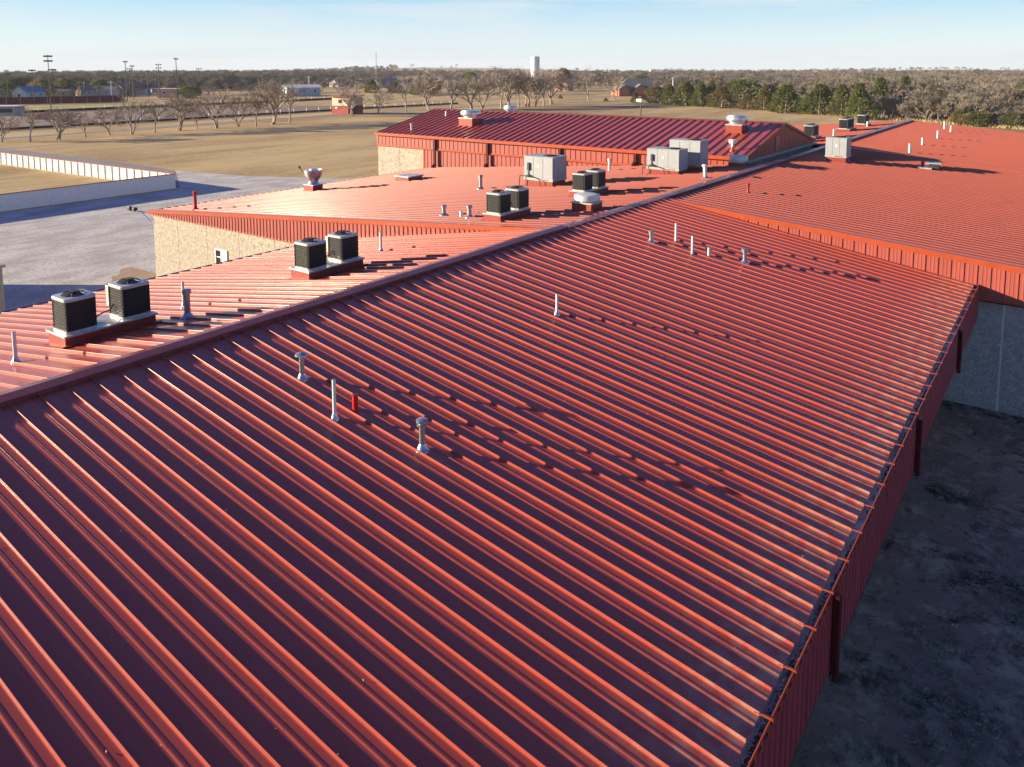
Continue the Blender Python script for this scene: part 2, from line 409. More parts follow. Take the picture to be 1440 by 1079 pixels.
# ------------------------------------------------------------------ buildings
S1, S2 = 0.1605, 0.0815
U0, PITCH = 5.3786, 0.4575
XN = 31.44                                    # far end of the near wing, right side
XL = 23.25                                    # start of the low middle wing, left side
EAVE = 12.05
ROOFLINES = {}
def zl(y): return ZR - S1 * abs(y)            # steep near roof
def zm(y): return ZR - 0.1125 - S2 * abs(y)   # shallow roofs
def zr_(y): return ZR - 0.075 - 0.0833 * abs(y)

near = thing('near_wing', 'nearest red ribbed roof sloping down to the gutter at the lower right', 'building', (14, 0, 0), 'joined red roofed wings')
P = PITCH
RIB = [(-.026, 0), (-.016, .002), (-.0095, .006), (-.0065, .039), (-.004, .044), (0, .046), (.004, .044), (.0065, .039), (.0095, .006), (.016, .002), (.026, 0)]
def bead(x, w, h): return [(x - w, 0), (x - w*.45, h*.8), (x, h), (x + w*.45, h*.8), (x + w, 0)]
PAN = RIB + bead(P - .150, .030, .0085) + [(P - .026, 0)]
def panel_mesh(name, y0, y1, sl, side, m, prof=PAN):
    vs = []; fs = []; n = len(prof)
    for y in (y0, y1):
        for x, z in prof: vs.append((x, side * y, ZR - sl * y + z))
    for k in range(n - 1):
        fs.append((k, k + 1, n + k + 1, n + k) if side < 0 else (k + 1, k, n + k, n + k + 1))
    me = bpy.data.meshes.new(name); me.from_pydata(vs, [], fs); me.materials.append(m)
    return me
def lean(dx, dz): return [(x + (dx * z / .05 if abs(x) < .02 else 0), z + (dz * z / .05 if abs(x) < .02 else 0)) for x, z in PAN]
VAR = [lean(0, 0), lean(.0025, .001), lean(-.003, -.002), lean(.001, -.003), lean(-.001, .002)]
prs = [panel_mesh('roof_panel', 0.06, EAVE, S1, -1, M_ROOF, v) for v in VAR]
pls = [panel_mesh('roof_panel', 0.06, EAVE, S1, 1, M_ROOF, v) for v in VAR]
for k in range(-14, 58):
    x = U0 + P * k
    if x < XN - 0.3: link_mesh('roof_panel', prs[(k * 7 + k // 3) % 5], near, (x - 14, 0, 0))
    if x < XL - 0.2: link_mesh('roof_panel', pls[(k * 7 + k // 3) % 5], near, (x - 14, 0, 0))
X0 = U0 - 14 * P - 0.06
# ridge cap: folded sheet standing on the ribs
def ridge_cap(name, x0, x1, sl, half, h, parent, m=M_CAP, z0=ZR):
    mb = MB()
    poly = [(0, h), (-half, h - sl * half), (-half - .012, h - sl * half - 0.012), (-half - .012, 0.0 - sl * half), (-half, -sl * half),
            (-half + .03, h - sl * half - .02), (0, h - .02), (half - .03, h - sl * half - .02), (half, -sl * half), (half + .012, -sl * half),
            (half + .012, h - sl * half - .012), (half, h - sl * half)]
    n = 3
    xs = np.arange(x0, x1, 3.05)
    for a in xs:
        b = min(a + 3.05, x1)
        lift = 0.003 * (int(round((a - x0) / 3.05)) % 2)
        mb.prism([(y, z0 + z + lift) for y, z in poly], 'x', a, b - 0.004)
    return mb.build(name, m, parent)
ridge_cap('ridge_cap', X0, XL + 0.1, S1, 0.24, 0.085, near)
# eave: gutter, straps, hanging fascia, downspouts, wall
def eave(side, x0, x1, detail):
    s = side
    ze = zl(EAVE)
    mb = MB()   # trough
    Y = lambda d: s * (EAVE + d)
    prof = [(-.02, ze - .03), (-.02, ze - .15), (.135, ze - .15), (.135, ze + .005), (.120, ze + .005), (.120, ze - .135), (-.005, ze - .135), (-.005, ze - .03)]
    mb.prism([(Y(d), z) for d, z in prof], 'x', x0, x1)
    mb.build('gutter', M_GUT, near)
    if s < 0:
        MB().prism([(Y(d), z) for d, z in ((.137, ze - .14), (.137, ze + .02), (.122, ze + .02), (.122, ze + .008), (.150, ze + .008), (.150, ze - .14))][:6], 'x', x0, x1).build('gutter_lip', M_TRIM, near)
    else:
        MB().box(x0, x1, Y(.137), Y(.160), ze - .15, ze + .012).build('gutter_lip', M_MAROON, near)
    if not detail: 
        MB().box(x0, x1, Y(.0) , Y(.13), ze - 1.1, ze - .16).build('fascia_panel', M_MAROON, near)
        return
    # strap on every second rib
    sm = MB(); sm.box(-.016, .016, Y(.16), Y(-.06), ze + .024, ze + .034).box(-.016, .016, Y(.166), Y(.152), ze - .05, ze + .034)
    me = sm.mesh('gutter_strap'); me.materials.append(M_TRIM)
    k = -13
    while U0 + P * k < x1 - .2:
        link_mesh('gutter_strap', me, near, (U0 + P * k - 14, 0, 0)); k += 2
    # corrugated fascia, one sheet per 0.915 m
    zt, zb = ze - .005, ZR - 3.10
    n = 4; w = 0.22875
    prof = []
    for i in range(n):
        prof += [(i*w, 0), (i*w + .085, 0), (i*w + .112, -.055), (i*w + .185, -.055), (i*w + .212, 0)]
    prof.append((n*w, 0))
    vs = []; fs = []
    for z in (zb, zt):
        for x, d in prof: vs.append((x, Y(.165 - (-d if s < 0 else -d)) , z))
    m_ = len(prof)
    for i in range(m_ - 1): fs.append((i, i + 1, m_ + i + 1, m_ + i))
    fm = bpy.data.meshes.new('fascia_panel'); fm.from_pydata(vs, [], fs); fm.materials.append(M_FASCIA_SHADE)
    x = x1
    while x > x0:
        x -= n*w; link_mesh('fascia_panel', fm, near, (x - 14, 0, 0))
    # thin sill trim below, set forward so dark gaps show behind the corrugation
    MB().box(x0, x1, Y(.200), Y(.208), zb - .040, zb - .028).build('sill_trim', M_SILL, near)
    MB().box(x0, x1, Y(-1.0), Y(.10), zb - .02, zb + .0).build('soffit', M_DARK, near)
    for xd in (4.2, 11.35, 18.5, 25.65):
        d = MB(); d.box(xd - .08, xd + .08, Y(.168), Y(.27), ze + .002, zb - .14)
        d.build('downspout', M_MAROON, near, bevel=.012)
M_SILL = mat('dull_sill_trim', (.16, .13, .13), .5)
M_FASCIA_SHADE = mat('shaded_red_fascia_steel', (0.34, 0.05, 0.072), 0.42, var=0.25, vscale=2.5, stretch=(3, 1, .3), space='Position')  # same red paint pushed toward purple; shade under the eave put into the colour
eave(-1, X0, XN - .02, True)
eave(1, X0, XL - .05, False)
# litter in the gutter
rng = random.Random(4)
mb = MB(); ze = zl(EAVE)
for i in range(6500):
    x = rng.uniform(X0, XN - .1)
    if (math.sin(x * 1.7) + math.sin(x * 0.61 + 2) + math.sin(x * 4.1)) < rng.uniform(-2.2, 1.2): continue
    y = -(EAVE + .118 - .085 * rng.random() ** 1.6); z = ze - .132 + rng.random() * .075 * max(0.3, math.sin(x * .8) + .6)
    a = rng.uniform(0, 6.28); r = rng.uniform(.010, .034)
    mb.add([(x + r*math.cos(a), y + r*.7*math.sin(a), z), (x + r*math.cos(a + 2), y + r*.7*math.sin(a + 2), z + rng.uniform(0, .03)), (x + r*math.cos(a + 4.2), y + r*.7*math.sin(a + 4.2), z + rng.uniform(0, .02))], [(0, 1, 2)])
lt = mb.build('gutter_litter', M_DEBRIS, near); lt['kind'] = 'stuff'
MB().box(X0, XN, -11.15, -10.9, 0, zl(EAVE) - .2).build('wall', M_CONC, near)
MB().box(X0, XL, 10.9, 11.15, 0, zl(EAVE) - .2).build('wall', M_CONC, near)
MB().prism([(-11.15, 0), (11.15, 0), (11.15, zl(11.15) - .05), (0, ZR - .05), (-11.15, zl(11.15) - .05)], 'x', X0 - .25, X0 - .03).build('end_wall', M_PANEL, near)

# ---- joined roofs of the shallow wings
def ribbed_roof(name, x0, x1, y0, y1, zf, side, parent, m, k0, cut=None):
    prof = [(-.020, 0), (-.0105, .004), (-.0065, .042), (0, .045), (.0065, .042), (.0105, .004), (.020, 0), (P - .180, 0), (P - .150, .0085), (P - .120, 0)]
    xs = [(x0, 0)]
    k = k0
    while True:
        xc = U0 + P * k
        if xc - .05 > x1 - .02: break
        if xc - .05 > x0 + .01:
            xs += [(xc + a, b) for a, b in prof if xc + a < x1 - .005]
        k += 1
    xs.append((x1, 0))
    n = len(xs); vs = [(x, side * y, zf(y) + z) for y in (y0, y1) for x, z in xs]
    fs = [(i, i + 1, n + i + 1, n + i) if side < 0 else (i + 1, i, n + i, n + i + 1) for i in range(n - 1)]
    mb = MB(); mb.add(vs, fs)
    return mb.build(name, m, parent)
EM = 27.15
mid = thing('middle_wing', 'shallow red roof sloping left with pale aggregate wall and white window beneath', 'building', (35, 0, 0), 'joined red roofed wings')
XG = 46.95                                    # gym front wall
ribbed_roof('roof', XL, XG - .02, 0.06, EM, zm, 1, mid, M_ROOF_FAR, 39)
# rake trim over the step
mb = MB()
for (a, b) in ((0.0, EM + .05),):
    t = lambda y, dz: zm(y) + dz
    mb.add([(XL - .03, a, t(a, .06)), (XL - .03, b, t(b, .06)), (XL + .20, b, t(b, .06)), (XL + .20, a, t(a, .06)),
            (XL - .03, a, t(a, -.13)), (XL - .03, b, t(b, -.13)), (XL + .20, b, t(b, -.02)), (XL + .20, a, t(a, -.02))],
           [(0, 1, 2, 3), (0, 4, 5, 1), (1, 5, 6, 2), (3, 2, 6, 7), (0, 3, 7, 4), (4, 7, 6, 5)])
mb.build('rake_trim', M_TRIM, mid)
# ribbed fascia below it (level lower edge)
def ribbed_wall_x(name, x, ys, ztop, zbot, m, parent, pitch, depth=.03, w=.05, flip=-1):
    # wall facing -X (flip -1): ribs stand proud towards -X
    y0, y1 = ys; vs = []; pts = [(y0, 0)]
    y = y0 + pitch * .5
    while y + w < y1:
        pts += [(y - w/2 - .012, 0), (y - w/2, depth), (y + w/2, depth), (y + w/2 + .012, 0)]; y += pitch
    pts.append((y1, 0)); n = len(pts)
    for y, d in pts: vs.append((x + flip * d, y, zbot(y)))
    for y, d in pts: vs.append((x + flip * d, y, ztop(y)))
    mb = MB(); mb.add(vs, [(i, i + 1, n + i + 1, n + i) for i in range(n - 1)])
    o = mb.build(name, m, parent); return o
ZF = ZR - 2.475
o = ribbed_wall_x('rake_fascia', XL, (0.8, EM), lambda y: zm(y) - .10, lambda y: min(ZF, zm(y) - .12), M_PANEL, mid, 0.25)
o['kind'] = 'stuff'
MB().box(XL - .035, XL + .05, 10.5, EM + .02, ZF - .03, ZF).build('base_trim', M_TRIM, mid)
# wall panels under the fascia; joints recessed
edges = [10.5, 13.65, 16.35, 19.15, 21.9, 24.6, 27.0]
WIN = (20.2, 21.1, ZR - 4.45, ZR - 3.72)
for a, b in zip(edges[:-1], edges[1:]):
    pb = MB()
    if a < WIN[0] < b:
        x0, x1 = XL + .16, XL + .36
        pb.box(x0, x1, a + .012, WIN[0] - .06, 0, ZF - .03).box(x0, x1, WIN[1] + .06, b - .012, 0, ZF - .03)
        pb.box(x0, x1, WIN[0] - .06, WIN[1] + .06, 0, WIN[2] - .06).box(x0, x1, WIN[0] - .06, WIN[1] + .06, WIN[3] + .06, ZF - .03)
    else:
        pb.box(XL + .16, XL + .36, a + .012, b - .012, 0, ZF - .03)
    pb.build('wall_panel', M_CONC, mid)
MB().box(XL + .20, XL + .34, 10.5, 27.0, 0.0, ZF - .04).build('joint_backing', M_JOINT, mid)
wf = MB()
y0, y1, z0, z1 = WIN; xx = XL + .10
wf.box(xx, xx + .14, y0 - .07, y0, z0 - .07, z1 + .07).box(xx, xx + .14, y1, y1 + .07, z0 - .07, z1 + .07)
wf.box(xx, xx + .14, y0, y1, z1, z1 + .07).box(xx - .03, xx + .14, y0, y1, z0 - .07, z0)
wf.box(xx + .03, xx + .1, (y0+y1)/2 + .02, (y0+y1)/2 + .07, z0, z1).box(xx + .03, xx + .1, (y0+y1)/2 + .07, y1, (z0+z1)/2 - .02, (z0+z1)/2 + .02)
win = wf.build('window', M_WPAINT, mid)
w2 = MB().box(xx + .05, xx + .07, (y0+y1)/2 + .07, y1, z0, z1).build('pane', M_GLASS, win)
w3 = MB().box(xx + .05, xx + .08, y0, (y0+y1)/2 + .02, z0, z1).build('blind', M_WPAINT, win)
MB().box(XL + .3, 46.9, 26.7, 27.0, 0, zm(EM) - .12).build('side_wall', M_CONC, mid)
MB().box(XL - .02, XG, EM - .02, EM + .10, zm(EM) - .15, zm(EM) + .015).build('gutter', M_MAROON, mid)
ridge_cap('ridge_cap', XL + .1, XG + .3, S2, 0.24, 0.085, mid, z0=ZR - .06)

# ---- right wing: long shallow roof to the far end
XE = 94.0
right = thing('right_wing', 'long shallow bright red roof filling the far right with white pipes on it', 'building', (60, 0, 0), 'joined red roofed wings')
ER = 27.15
ribbed_roof('roof', XN, XE, 0.06, ER, zr_, -1, right, M_ROOF_FAR, 57)
ribbed_roof('roof', 61.75, XE, 0.06, 15.0, zm, 1, right, M_ROOF_FAR, 123)
ridge_cap('ridge_cap', XG + .3, XE, S2, 0.24, 0.085, right, z0=ZR - .06)
mb = MB(); t = lambda y, dz: zr_(y) + dz
a, b = 0.0, ER + .05
mb.add([(XN - .05, -a, t(a, .06)), (XN - .05, -b, t(b, .06)), (XN + .20, -b, t(b, .06)), (XN + .20, -a, t(a, .06)),
        (XN - .05, -a, t(a, -.15)), (XN - .05, -b, t(b, -.15)), (XN + .20, -b, t(b, -.02)), (XN + .20, -a, t(a, -.02))],
       [(0, 3, 2, 1), (0, 1, 5, 4), (1, 2, 6, 5), (3, 7, 6, 2), (0, 4, 7, 3), (4, 5, 6, 7)])
mb.build('rake_trim', M_TRIM, right)
# step joint across the roof further back
mb = MB()
mb.add([(59.9, -.3, zr_(.3) + .10), (59.9, -ER, zr_(ER) + .10), (60.15, -ER, zr_(ER) + .10), (60.15, -.3, zr_(.3) + .10),
        (59.9, -.3, zr_(.3)), (59.9, -ER, zr_(ER)), (60.15, -ER, zr_(ER)), (60.15, -.3, zr_(.3))],
       [(0, 3, 2, 1), (0, 1, 5, 4), (1, 2, 6, 5), (3, 7, 6, 2), (0, 4, 7, 3)])
mb.build('expansion_joint', M_TRIM, right)
# fascia sheets
y = -1.0
PW = 0.41
while y > -ER:
    ya, yb = y, y - PW
    zt = lambda q: zr_(q) - .13
    prof = [(0, 0), (.008, .028), (.045, .028), (.055, 0), (.17, 0), (.178, .008), (.205, .008), (.213, 0), (.29, 0), (.298, .008), (.322, .008), (.33, 0), (PW, 0)]
    vs = [(XN - .02 - d, ya - q, ZF) for q, d in prof] + [(XN - .02 - d, ya - q, max(ZF + .02, zt(ya - q))) for q, d in prof]
    n = len(prof)
    MB().add(vs, [(i + 1, i, n + i, n + i + 1) for i in range(n - 1)]).build('fascia_panel', M_PANEL, right)
    y = yb
MB().box(XN - .06, XN + .05, -ER, -11.0, ZF - .03, ZF - .002).build('base_trim', M_MAROON, right)
jo = [-11.0, -12.97, -16.6, -20.3, -24.0, -26.9]
for a, b in zip(jo[:-1], jo[1:]):
    MB().box(XN + .22, XN + .42, b + .03, a - .03, 0, ZF - .03).build('wall_panel', M_CONC_SHADE, right)
    MB().box(XN + .24, XN + .34, a - .06, a + .06, 0, ZF - .03).build('joint_strip', M_STRIP, right) if a < -11.5 else None
MB().box(XN + .42, XE, -26.9, -26.6, 0, zr_(ER) - .1).build('side_wall', M_CONC, right)
MB().prism([(-26.9, 0), (15.0, 0), (15.0, zm(15) - .08), (0, ZR - .25), (-26.9, zr_(26.9) - .08)], 'x', XE - .3, XE - .02).build('end_wall', M_PANEL, right)
MB().box(61.9, XE, 14.7, 15.0, 0, zm(15) - .1).build('side_wall', M_CONC, right)

# ---- gym: taller roof across the back
gym = thing('hall', 'taller gabled red hall standing across the back with ribs sloping toward the camera', 'building', (54, 17, 0), 'joined red roofed wings')
GX0, GXR, GX1, GY0, GY1 = 46.65, 54.15, 61.65, 1.5, 33.15
GE, GR = ZR + 0.20, ZR + 1.85
sg = (GR - GE) / (GXR - GX0)
prof = [(-.045, 0), (-.016, .05), (-.006, .052), (-.005, .075), (.005, .075), (.006, .052), (.016, .05), (.045, 0)]
GP_ = 0.61
for sd_, xa in ((1, GX0), (-1, GX1)):
    ys = [(GY0, 0)]; y = GY0 + .35
    while y < GY1 - .1:
        ys += [(y + a, b) for a, b in prof]; y += GP_
    ys.append((GY1, 0)); n = len(ys)
    vs = [(x, yy, zz + b) for x, zz in ((xa, GE), (GXR, GR)) for yy, b in ys]
    MB().add(vs, [(i, i + 1, n + i + 1, n + i) for i in range(n - 1)]).build('roof', M_ROOF_X, gym)
MB().prism([(GXR - .22, GR + .03), (GXR, GR + .085), (GXR + .22, GR + .03), (GXR + .22, GR - .02), (GXR, GR + .03), (GXR - .22, GR - .02)], 'y', GY0, GY1).build('ridge_cap', M_CAP, gym)
MB().box(GX0 - .10, GX0 + .04, GY0 - .05, GY1 + .05, GE - .20, GE + .03).build('gutter', M_TRIM, gym, bevel=.01)
ZB1 = ZR - 1.02 + .25
FX = GX0 + .30
o = ribbed_wall_x('upper_fascia', FX - .14, (GY0 + .1, GY1), lambda y: GE - .18, lambda y: ZR - .78, M_PANEL, gym, 0.41, .03, .06); o['kind'] = 'stuff'
MB().box(FX - .19, FX - .10, GY0 + .1, GY1, ZR - .90, ZR - .76).build('band_trim', M_TRIM, gym)
o = ribbed_wall_x('lower_siding', FX - .04, (4.0, 27.9), lambda y: ZR - .88, lambda y: ZR - 3.0, M_PANEL, gym, 0.41, .03, .06); o['kind'] = 'stuff'
for a, b in ((27.95, 30.6), (30.63, 33.1)):
    MB().box(FX - .06, FX + .2, a, b, 0, ZR - .88).build('wall_panel', M_CONC, gym)
MB().box(FX - .075, FX - .02, 27.85, 28.0, ZR - 4, ZR - .9).build('corner_trim', M_TRIM, gym)
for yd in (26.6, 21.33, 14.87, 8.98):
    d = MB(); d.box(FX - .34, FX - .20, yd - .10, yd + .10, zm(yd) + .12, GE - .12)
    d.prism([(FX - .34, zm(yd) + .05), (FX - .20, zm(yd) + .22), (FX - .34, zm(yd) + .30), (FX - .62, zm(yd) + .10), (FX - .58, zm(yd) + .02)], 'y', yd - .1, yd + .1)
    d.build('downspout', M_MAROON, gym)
# gable wall towards the camera
ZGB = ZR - .02
xs = []; x = GX0 + .05
vs = []; fs = []
pts = [(GX0 + .02, 0)]; x = GX0 + .3
while x < GX1 - .1:
    pts += [(x - .03, 0), (x - .02, .025), (x + .02, .025), (x + .03, 0)]; x += .305
pts.append((GX1 - .02, 0)); n = len(pts)
gz = lambda x: GE - .03 + sg * ((x - GX0) if x < GXR else (GX1 - x))
vs = [(x, GY0 + .06 - d, ZGB) for x, d in pts] + [(x, GY0 + .06 - d, max(ZGB + .01, gz(x))) for x, d in pts]
MB().add(vs, [(i, i + 1, n + i + 1, n + i) for i in range(n - 1)]).build('gable_siding', M_PANEL, gym)
MB().box(GXR - 1.9, GXR - 1.2, GY0 + .0, GY0 + .05, ZGB + .08, ZGB + 1.1).build('hatch_door', M_PANEL, gym, bevel=.01)
gt = MB()
for xa, xb in ((GX0 - .05, GXR), (GXR, GX1 + .05)):
    za, zb = gz(xa) + .11, gz(xb) + .11
    gt.add([(xa, GY0 - .06, za), (xb, GY0 - .06, zb), (xb, GY0 + .12, zb), (xa, GY0 + .12, za), (xa, GY0 - .06, za - .16), (xb, GY0 - .06, zb - .16), (xb, GY0 + .12, zb - .16), (xa, GY0 + .12, za - .16)],
           [(0, 1, 2, 3), (0, 4, 5, 1), (1, 5, 6, 2), (2, 6, 7, 3), (3, 7, 4, 0), (4, 7, 6, 5)])
gt.build('rake_trim', M_CURB, gym)
MB().box(GX0 + .0, GX1 + .1, GY0 - .16, GY0 + .05, ZGB - .08, ZGB + .02).build('base_flashing', M_GUT, gym)
MB().box(GX0 + .3, GX1 - .3, GY1 - .3, GY1 - .05, 0, GE).build('end_wall', M_CONC, gym)
MB().prism([(GX0 + .1, GE), (GX1 - .1, GE), (GXR, GR - .03)], 'y', GY1 - .2, GY1 - .03).build('end_gable', M_PANEL, gym)
MB().box(GX1 - .35, GX1 - .3, GY0 + .3, GY1 - .3, 0, GE).build('back_wall', M_CONC, gym)
MB().box(GX0 + .4, GX1 - .3, GY0 + .07, GY0 + .2, 0.5, ZGB).build('inner_wall', M_CONC, gym)

# ------------------------------------------------------------------ roof equipment
def zroof(x, y):
    if GX0 < x < GX1 and y > GY0: return GE + sg * ((x - GX0) if x < GXR else (GX1 - x))
    if y >= 0: return zl(y) if x < XL else zm(y)
    return zl(y) if x < XN else zr_(y)

def curb(x0, x1, y0, y1, h, label, capm=M_CREAMTOP, cap=.06, group=None):
    zt = max(zroof(x, y) for x in (x0, x1) for y in (y0, y1)) + h
    zb = min(zroof(x, y) for x in (x0, x1) for y in (y0, y1)) - .03
    t = thing('roof_curb', label, 'roof curb', ((x0+x1)/2, (y0+y1)/2, zb), group)
    MB().box(x0, x1, y0, y1, zb, zt).build('curb_body', M_CURB, t, bevel=.008)
    if cap: MB().box(x0 - .035, x1 + .035, y0 - .035, y1 + .035, zt - cap * .55, zt + .012).build('curb_cap', capm, t, bevel=.006)
    # sealed flashing flange on the roof
    fl = MB()
    for (a, b, c, d) in ((x0 - .10, x1 + .10, y0 - .10, y0 - .002), (x0 - .10, x1 + .10, y1 + .002, y1 + .10), (x0 - .1, x0 - .002, y0, y1), (x1 + .002, x1 + .1, y0, y1)):
        q = [(a, c), (b, c), (b, d), (a, d)]
        fl.add([(x, y, zroof(x, y) + .052) for x, y in q] + [(x, y, zroof(x, y)) for x, y in q], [(0, 1, 2, 3), (0, 4, 5, 1), (1, 5, 6, 2), (2, 6, 7, 3), (3, 7, 4, 0)])
    fl.build('flashing', M_CURB, t)
    return zt + .012

def condenser_proto():
    t = thing('condenser_unit', 'x', 'air conditioner', (0, 0, -50), 'air conditioning condensers')
    W, H = .335, .72
    def rr(w, r=.09, n=4):
        pts = []
        for cx, cy, a0 in ((w - r, w - r, 0), (-w + r, w - r, 90), (-w + r, -w + r, 180), (w - r, -w + r, 270)):
            for i in range(n + 1):
                a = R(a0 + 90 * i / n); pts.append((cx + r * math.cos(a), cy + r * math.sin(a)))
        return pts
    Z = -50
    MB().prism(rr(W - .012), 'z', Z + .05, Z + H).build('coil_body', M_BLACK, t)
    MB().prism(rr(W + .015), 'z', Z, Z + .05).build('base_pan', M_CREAMTOP, t)
    lv = MB()
    for k in range(10):
        z = Z + .085 + k * .064
        p = rr(W + .004); q = rr(W - .014)
        n = len(p); vs = [(x, y, z) for x, y in p] + [(x, y, z + .016) for x, y in p] + [(x, y, z) for x, y in q] + [(x, y, z + .03) for x, y in q]
        lv.add(vs, [(i, (i+1) % n, n + (i+1) % n, n + i) for i in range(n)] + [(n + i, n + (i+1) % n, 3*n + (i+1) % n, 3*n + i) for i in range(n)] + [((i+1) % n, i, 2*n + i, 2*n + (i+1) % n) for i in range(n)])
    lv.build('louvre_guard', M_SLAT, t)
    cp = MB()
    for sx in (-1, 1):
        for sy in (-1, 1):
            cp.tube((sx * (W - .022), sy * (W - .022), Z + .05), (sx * (W - .022), sy * (W - .022), Z + H), .022, n=8)
    for k in range(7):
        for s in (-1, 1):
            u = -W + .10 + k * (2 * W - .2) / 6
            cp.tube((u, s * (W + .003), Z + .05), (u, s * (W + .003), Z + H), .0035, n=4, cap=False).tube((s * (W + .003), u, Z + .05), (s * (W + .003), u, Z + H), .0035, n=4, cap=False)
    cp.build('corner_post', M_SLAT, t)
    # top: rounded sheet with a fan opening
    p = rr(W + .022, .11, 5); n = len(p)
    hole = [(.26 * math.cos(math.atan2(y, x)),   .26 * math.sin(math.atan2(y, x))) for x, y in p]
    vs = [(x, y, Z + H) for x, y in p] + [(x, y, Z + H + .05) for x, y in p] + [(x * .965, y * .965, Z + H + .066) for x, y in p] + [(x, y, Z + H + .075) for x, y in hole] + [(x, y, Z + H + .02) for x, y in hole]
    fs = []
    for i in range(n):
        j = (i + 1) % n
        for s in range(4): fs.append((s*n + i, s*n + j, (s+1)*n + j, (s+1)*n + i))
    MB().add(vs, fs).build('top_panel', M_GREYTOP, t)
    g = MB()
    g.lathe((0, 0, Z + H + .018), [(.258, 0), (.255, .006)], 20)
    g.build('fan_well', M_DARK, t)
    g = MB()
    for r, z in ((.255, .078), (.225, .105), (.185, .126), (.14, .138), (.09, .145)):
        for i in range(20):
            a0, a1 = 2 * math.pi * i / 20, 2 * math.pi * (i + 1) / 20
            g.tube((r*math.cos(a0), r*math.sin(a0), Z + H + z), (r*math.cos(a1), r*math.sin(a1), Z + H + z), .006, n=4, cap=False)
    for i in range(8):
        a = 2 * math.pi * i / 8 + .2
        g.path([(.265*math.cos(a), .265*math.sin(a), Z+H+.07), (.2*math.cos(a), .2*math.sin(a), Z+H+.12), (.07*math.cos(a), .07*math.sin(a), Z+H+.148)], .007, 4)
    g.lathe((0, 0, Z + H + .075), [(.085, 0), (.085, .045), (.06, .055)], 14)
    g.build('fan_guard', M_DARK, t)
    b = MB()
    for i in range(3):
        a = 2 * math.pi * i / 3
        c, s = math.cos(a), math.sin(a)
        b.add([(.05*c, .05*s, Z+H+.03), (.26*c - .07*s, .26*s + .07*c, Z+H+.025), (.26*c + .07*s, .26*s - .07*c, Z+H+.06), (.05*c, .05*s, Z+H+.05)], [(0, 1, 2, 3)])
    b.build('fan_blade', M_GREYTOP, t)
    # service panel on the far-left corner
    s = MB().box(-W - .02, -W + .16, W - .05, W + .075, Z + .22, Z + H - .01)
    s.build('service_panel', M_CREAMTOP, t, bevel=.006)
    return t
COND = condenser_proto()
first_cond = [True]
def condenser(x, y, z, label, rot=0, scale=1.0, panel=True):
    o = condenser_(x, y, z, label, rot, scale)
    if not panel: dropped.append(o)
    return o
dropped = []
def condenser_(x, y, z, label, rot, scale):
    if first_cond[0]:
        COND.location = (x, y, z); COND['label'] = label; first_cond[0] = False
        COND.rotation_euler = (0, 0, rot); COND.scale = (scale,)*3
        return COND
    return copy_thing(COND, (x, y, z), label, rotz=rot, scale=scale)
def conduit(pts, label, r=.018, m=M_DARK):
    o = MB().path(pts, r, 6).build('refrigerant_line', m, smooth=True); tag(o, label, 'pipe', 'refrigerant lines'); return o

# near-left pair
for (x0, x1, y0, y1, cl, l1, l2, pl_) in (
  (7.85, 9.95, 3.16, 3.97, 'long red roof curb with pale metal top under the leftmost two condensers', 'black condenser on the near end of the leftmost roof curb',
   'black condenser on the far end of the leftmost roof curb, white side panel showing', 'black pipe looping between the leftmost pair of condensers'),
  (14.66, 16.80, 3.20, 4.02, 'long red roof curb with pale metal top under the second condenser pair from the left', 'black condenser on the near end of the second curb, in front of the ribbed fascia',
   'black condenser on the far end of the second curb, beside a tall white pipe', 'black pipe looping between the second pair of condensers'),
  (24.52, 26.62, 3.60, 4.44, 'red roof curb with pale top under the condensers beside two galvanised pipes', 'black condenser left of its twin, just right of the two short galvanised pipes',
   'black condenser right of its twin, below the large grey cabinet unit', 'black pipe between the condensers beside the galvanised pipes'),
  (31.62, 33.85, 3.92, 4.78, 'red roof curb with pale top behind the white domed vent', 'black condenser directly behind the white domed vent',
   'black condenser farther right behind the white domed vent, in front of the red wall', 'black pipe between the condensers behind the domed vent')):
    z = curb(x0, x1, y0, y1, .25, cl, group='roof curbs')
    ym = y0 + .08 + .34; sc_ = 1.0 if x0 < 20 else 1.06
    condenser(x0 + .42 * sc_, ym, z, l1, scale=sc_, panel=False)
    condenser(x0 + .42 * sc_ + 1.28, ym, z, l2, scale=sc_)
    xc = x0 + .42 + .64
    conduit([(xc - .12, ym + .16, z + .02), (xc - .06, ym + .19, z + .09), (xc + .10, ym + .17, z + .15), (xc + .22, ym + .14, z + .17), (xc + .29, ym + .1, z + .30)], pl_)
for o in dropped:
    for c in list(o.children):
        if c.name.startswith('service_panel'): bpy.data.objects.remove(c)
# far pairs behind the hall
for (x, y, n_, lab) in ((64.2, 4.3, 2, 'peeking over the hall gable'), (68.4, 3.7, 2, 'just right of the hall gable, beside a white pipe'),
                        (78.2, 3.2, 2, 'on the longer curb midway along the far ridge'), (79.9, 3.2, 1, 'third on the longer curb midway along the far ridge'),
                        (86.0, 3.3, 2, 'farthest along the ridge near the trees')):
    z = curb(x - .55, x + (1.45 if n_ == 2 else .55), y - .62, y + .62, .22, 'small red roof curb %s' % lab.replace('third ', 'for the third unit '), group='roof curbs')
    condenser(x, y, z, 'dark condenser %s%s' % ('nearer of two ' if n_ == 2 else '', lab), scale=1.18)
    if n_ == 2: condenser(x + .93, y, z, 'dark condenser farther of two %s' % lab, scale=1.18)

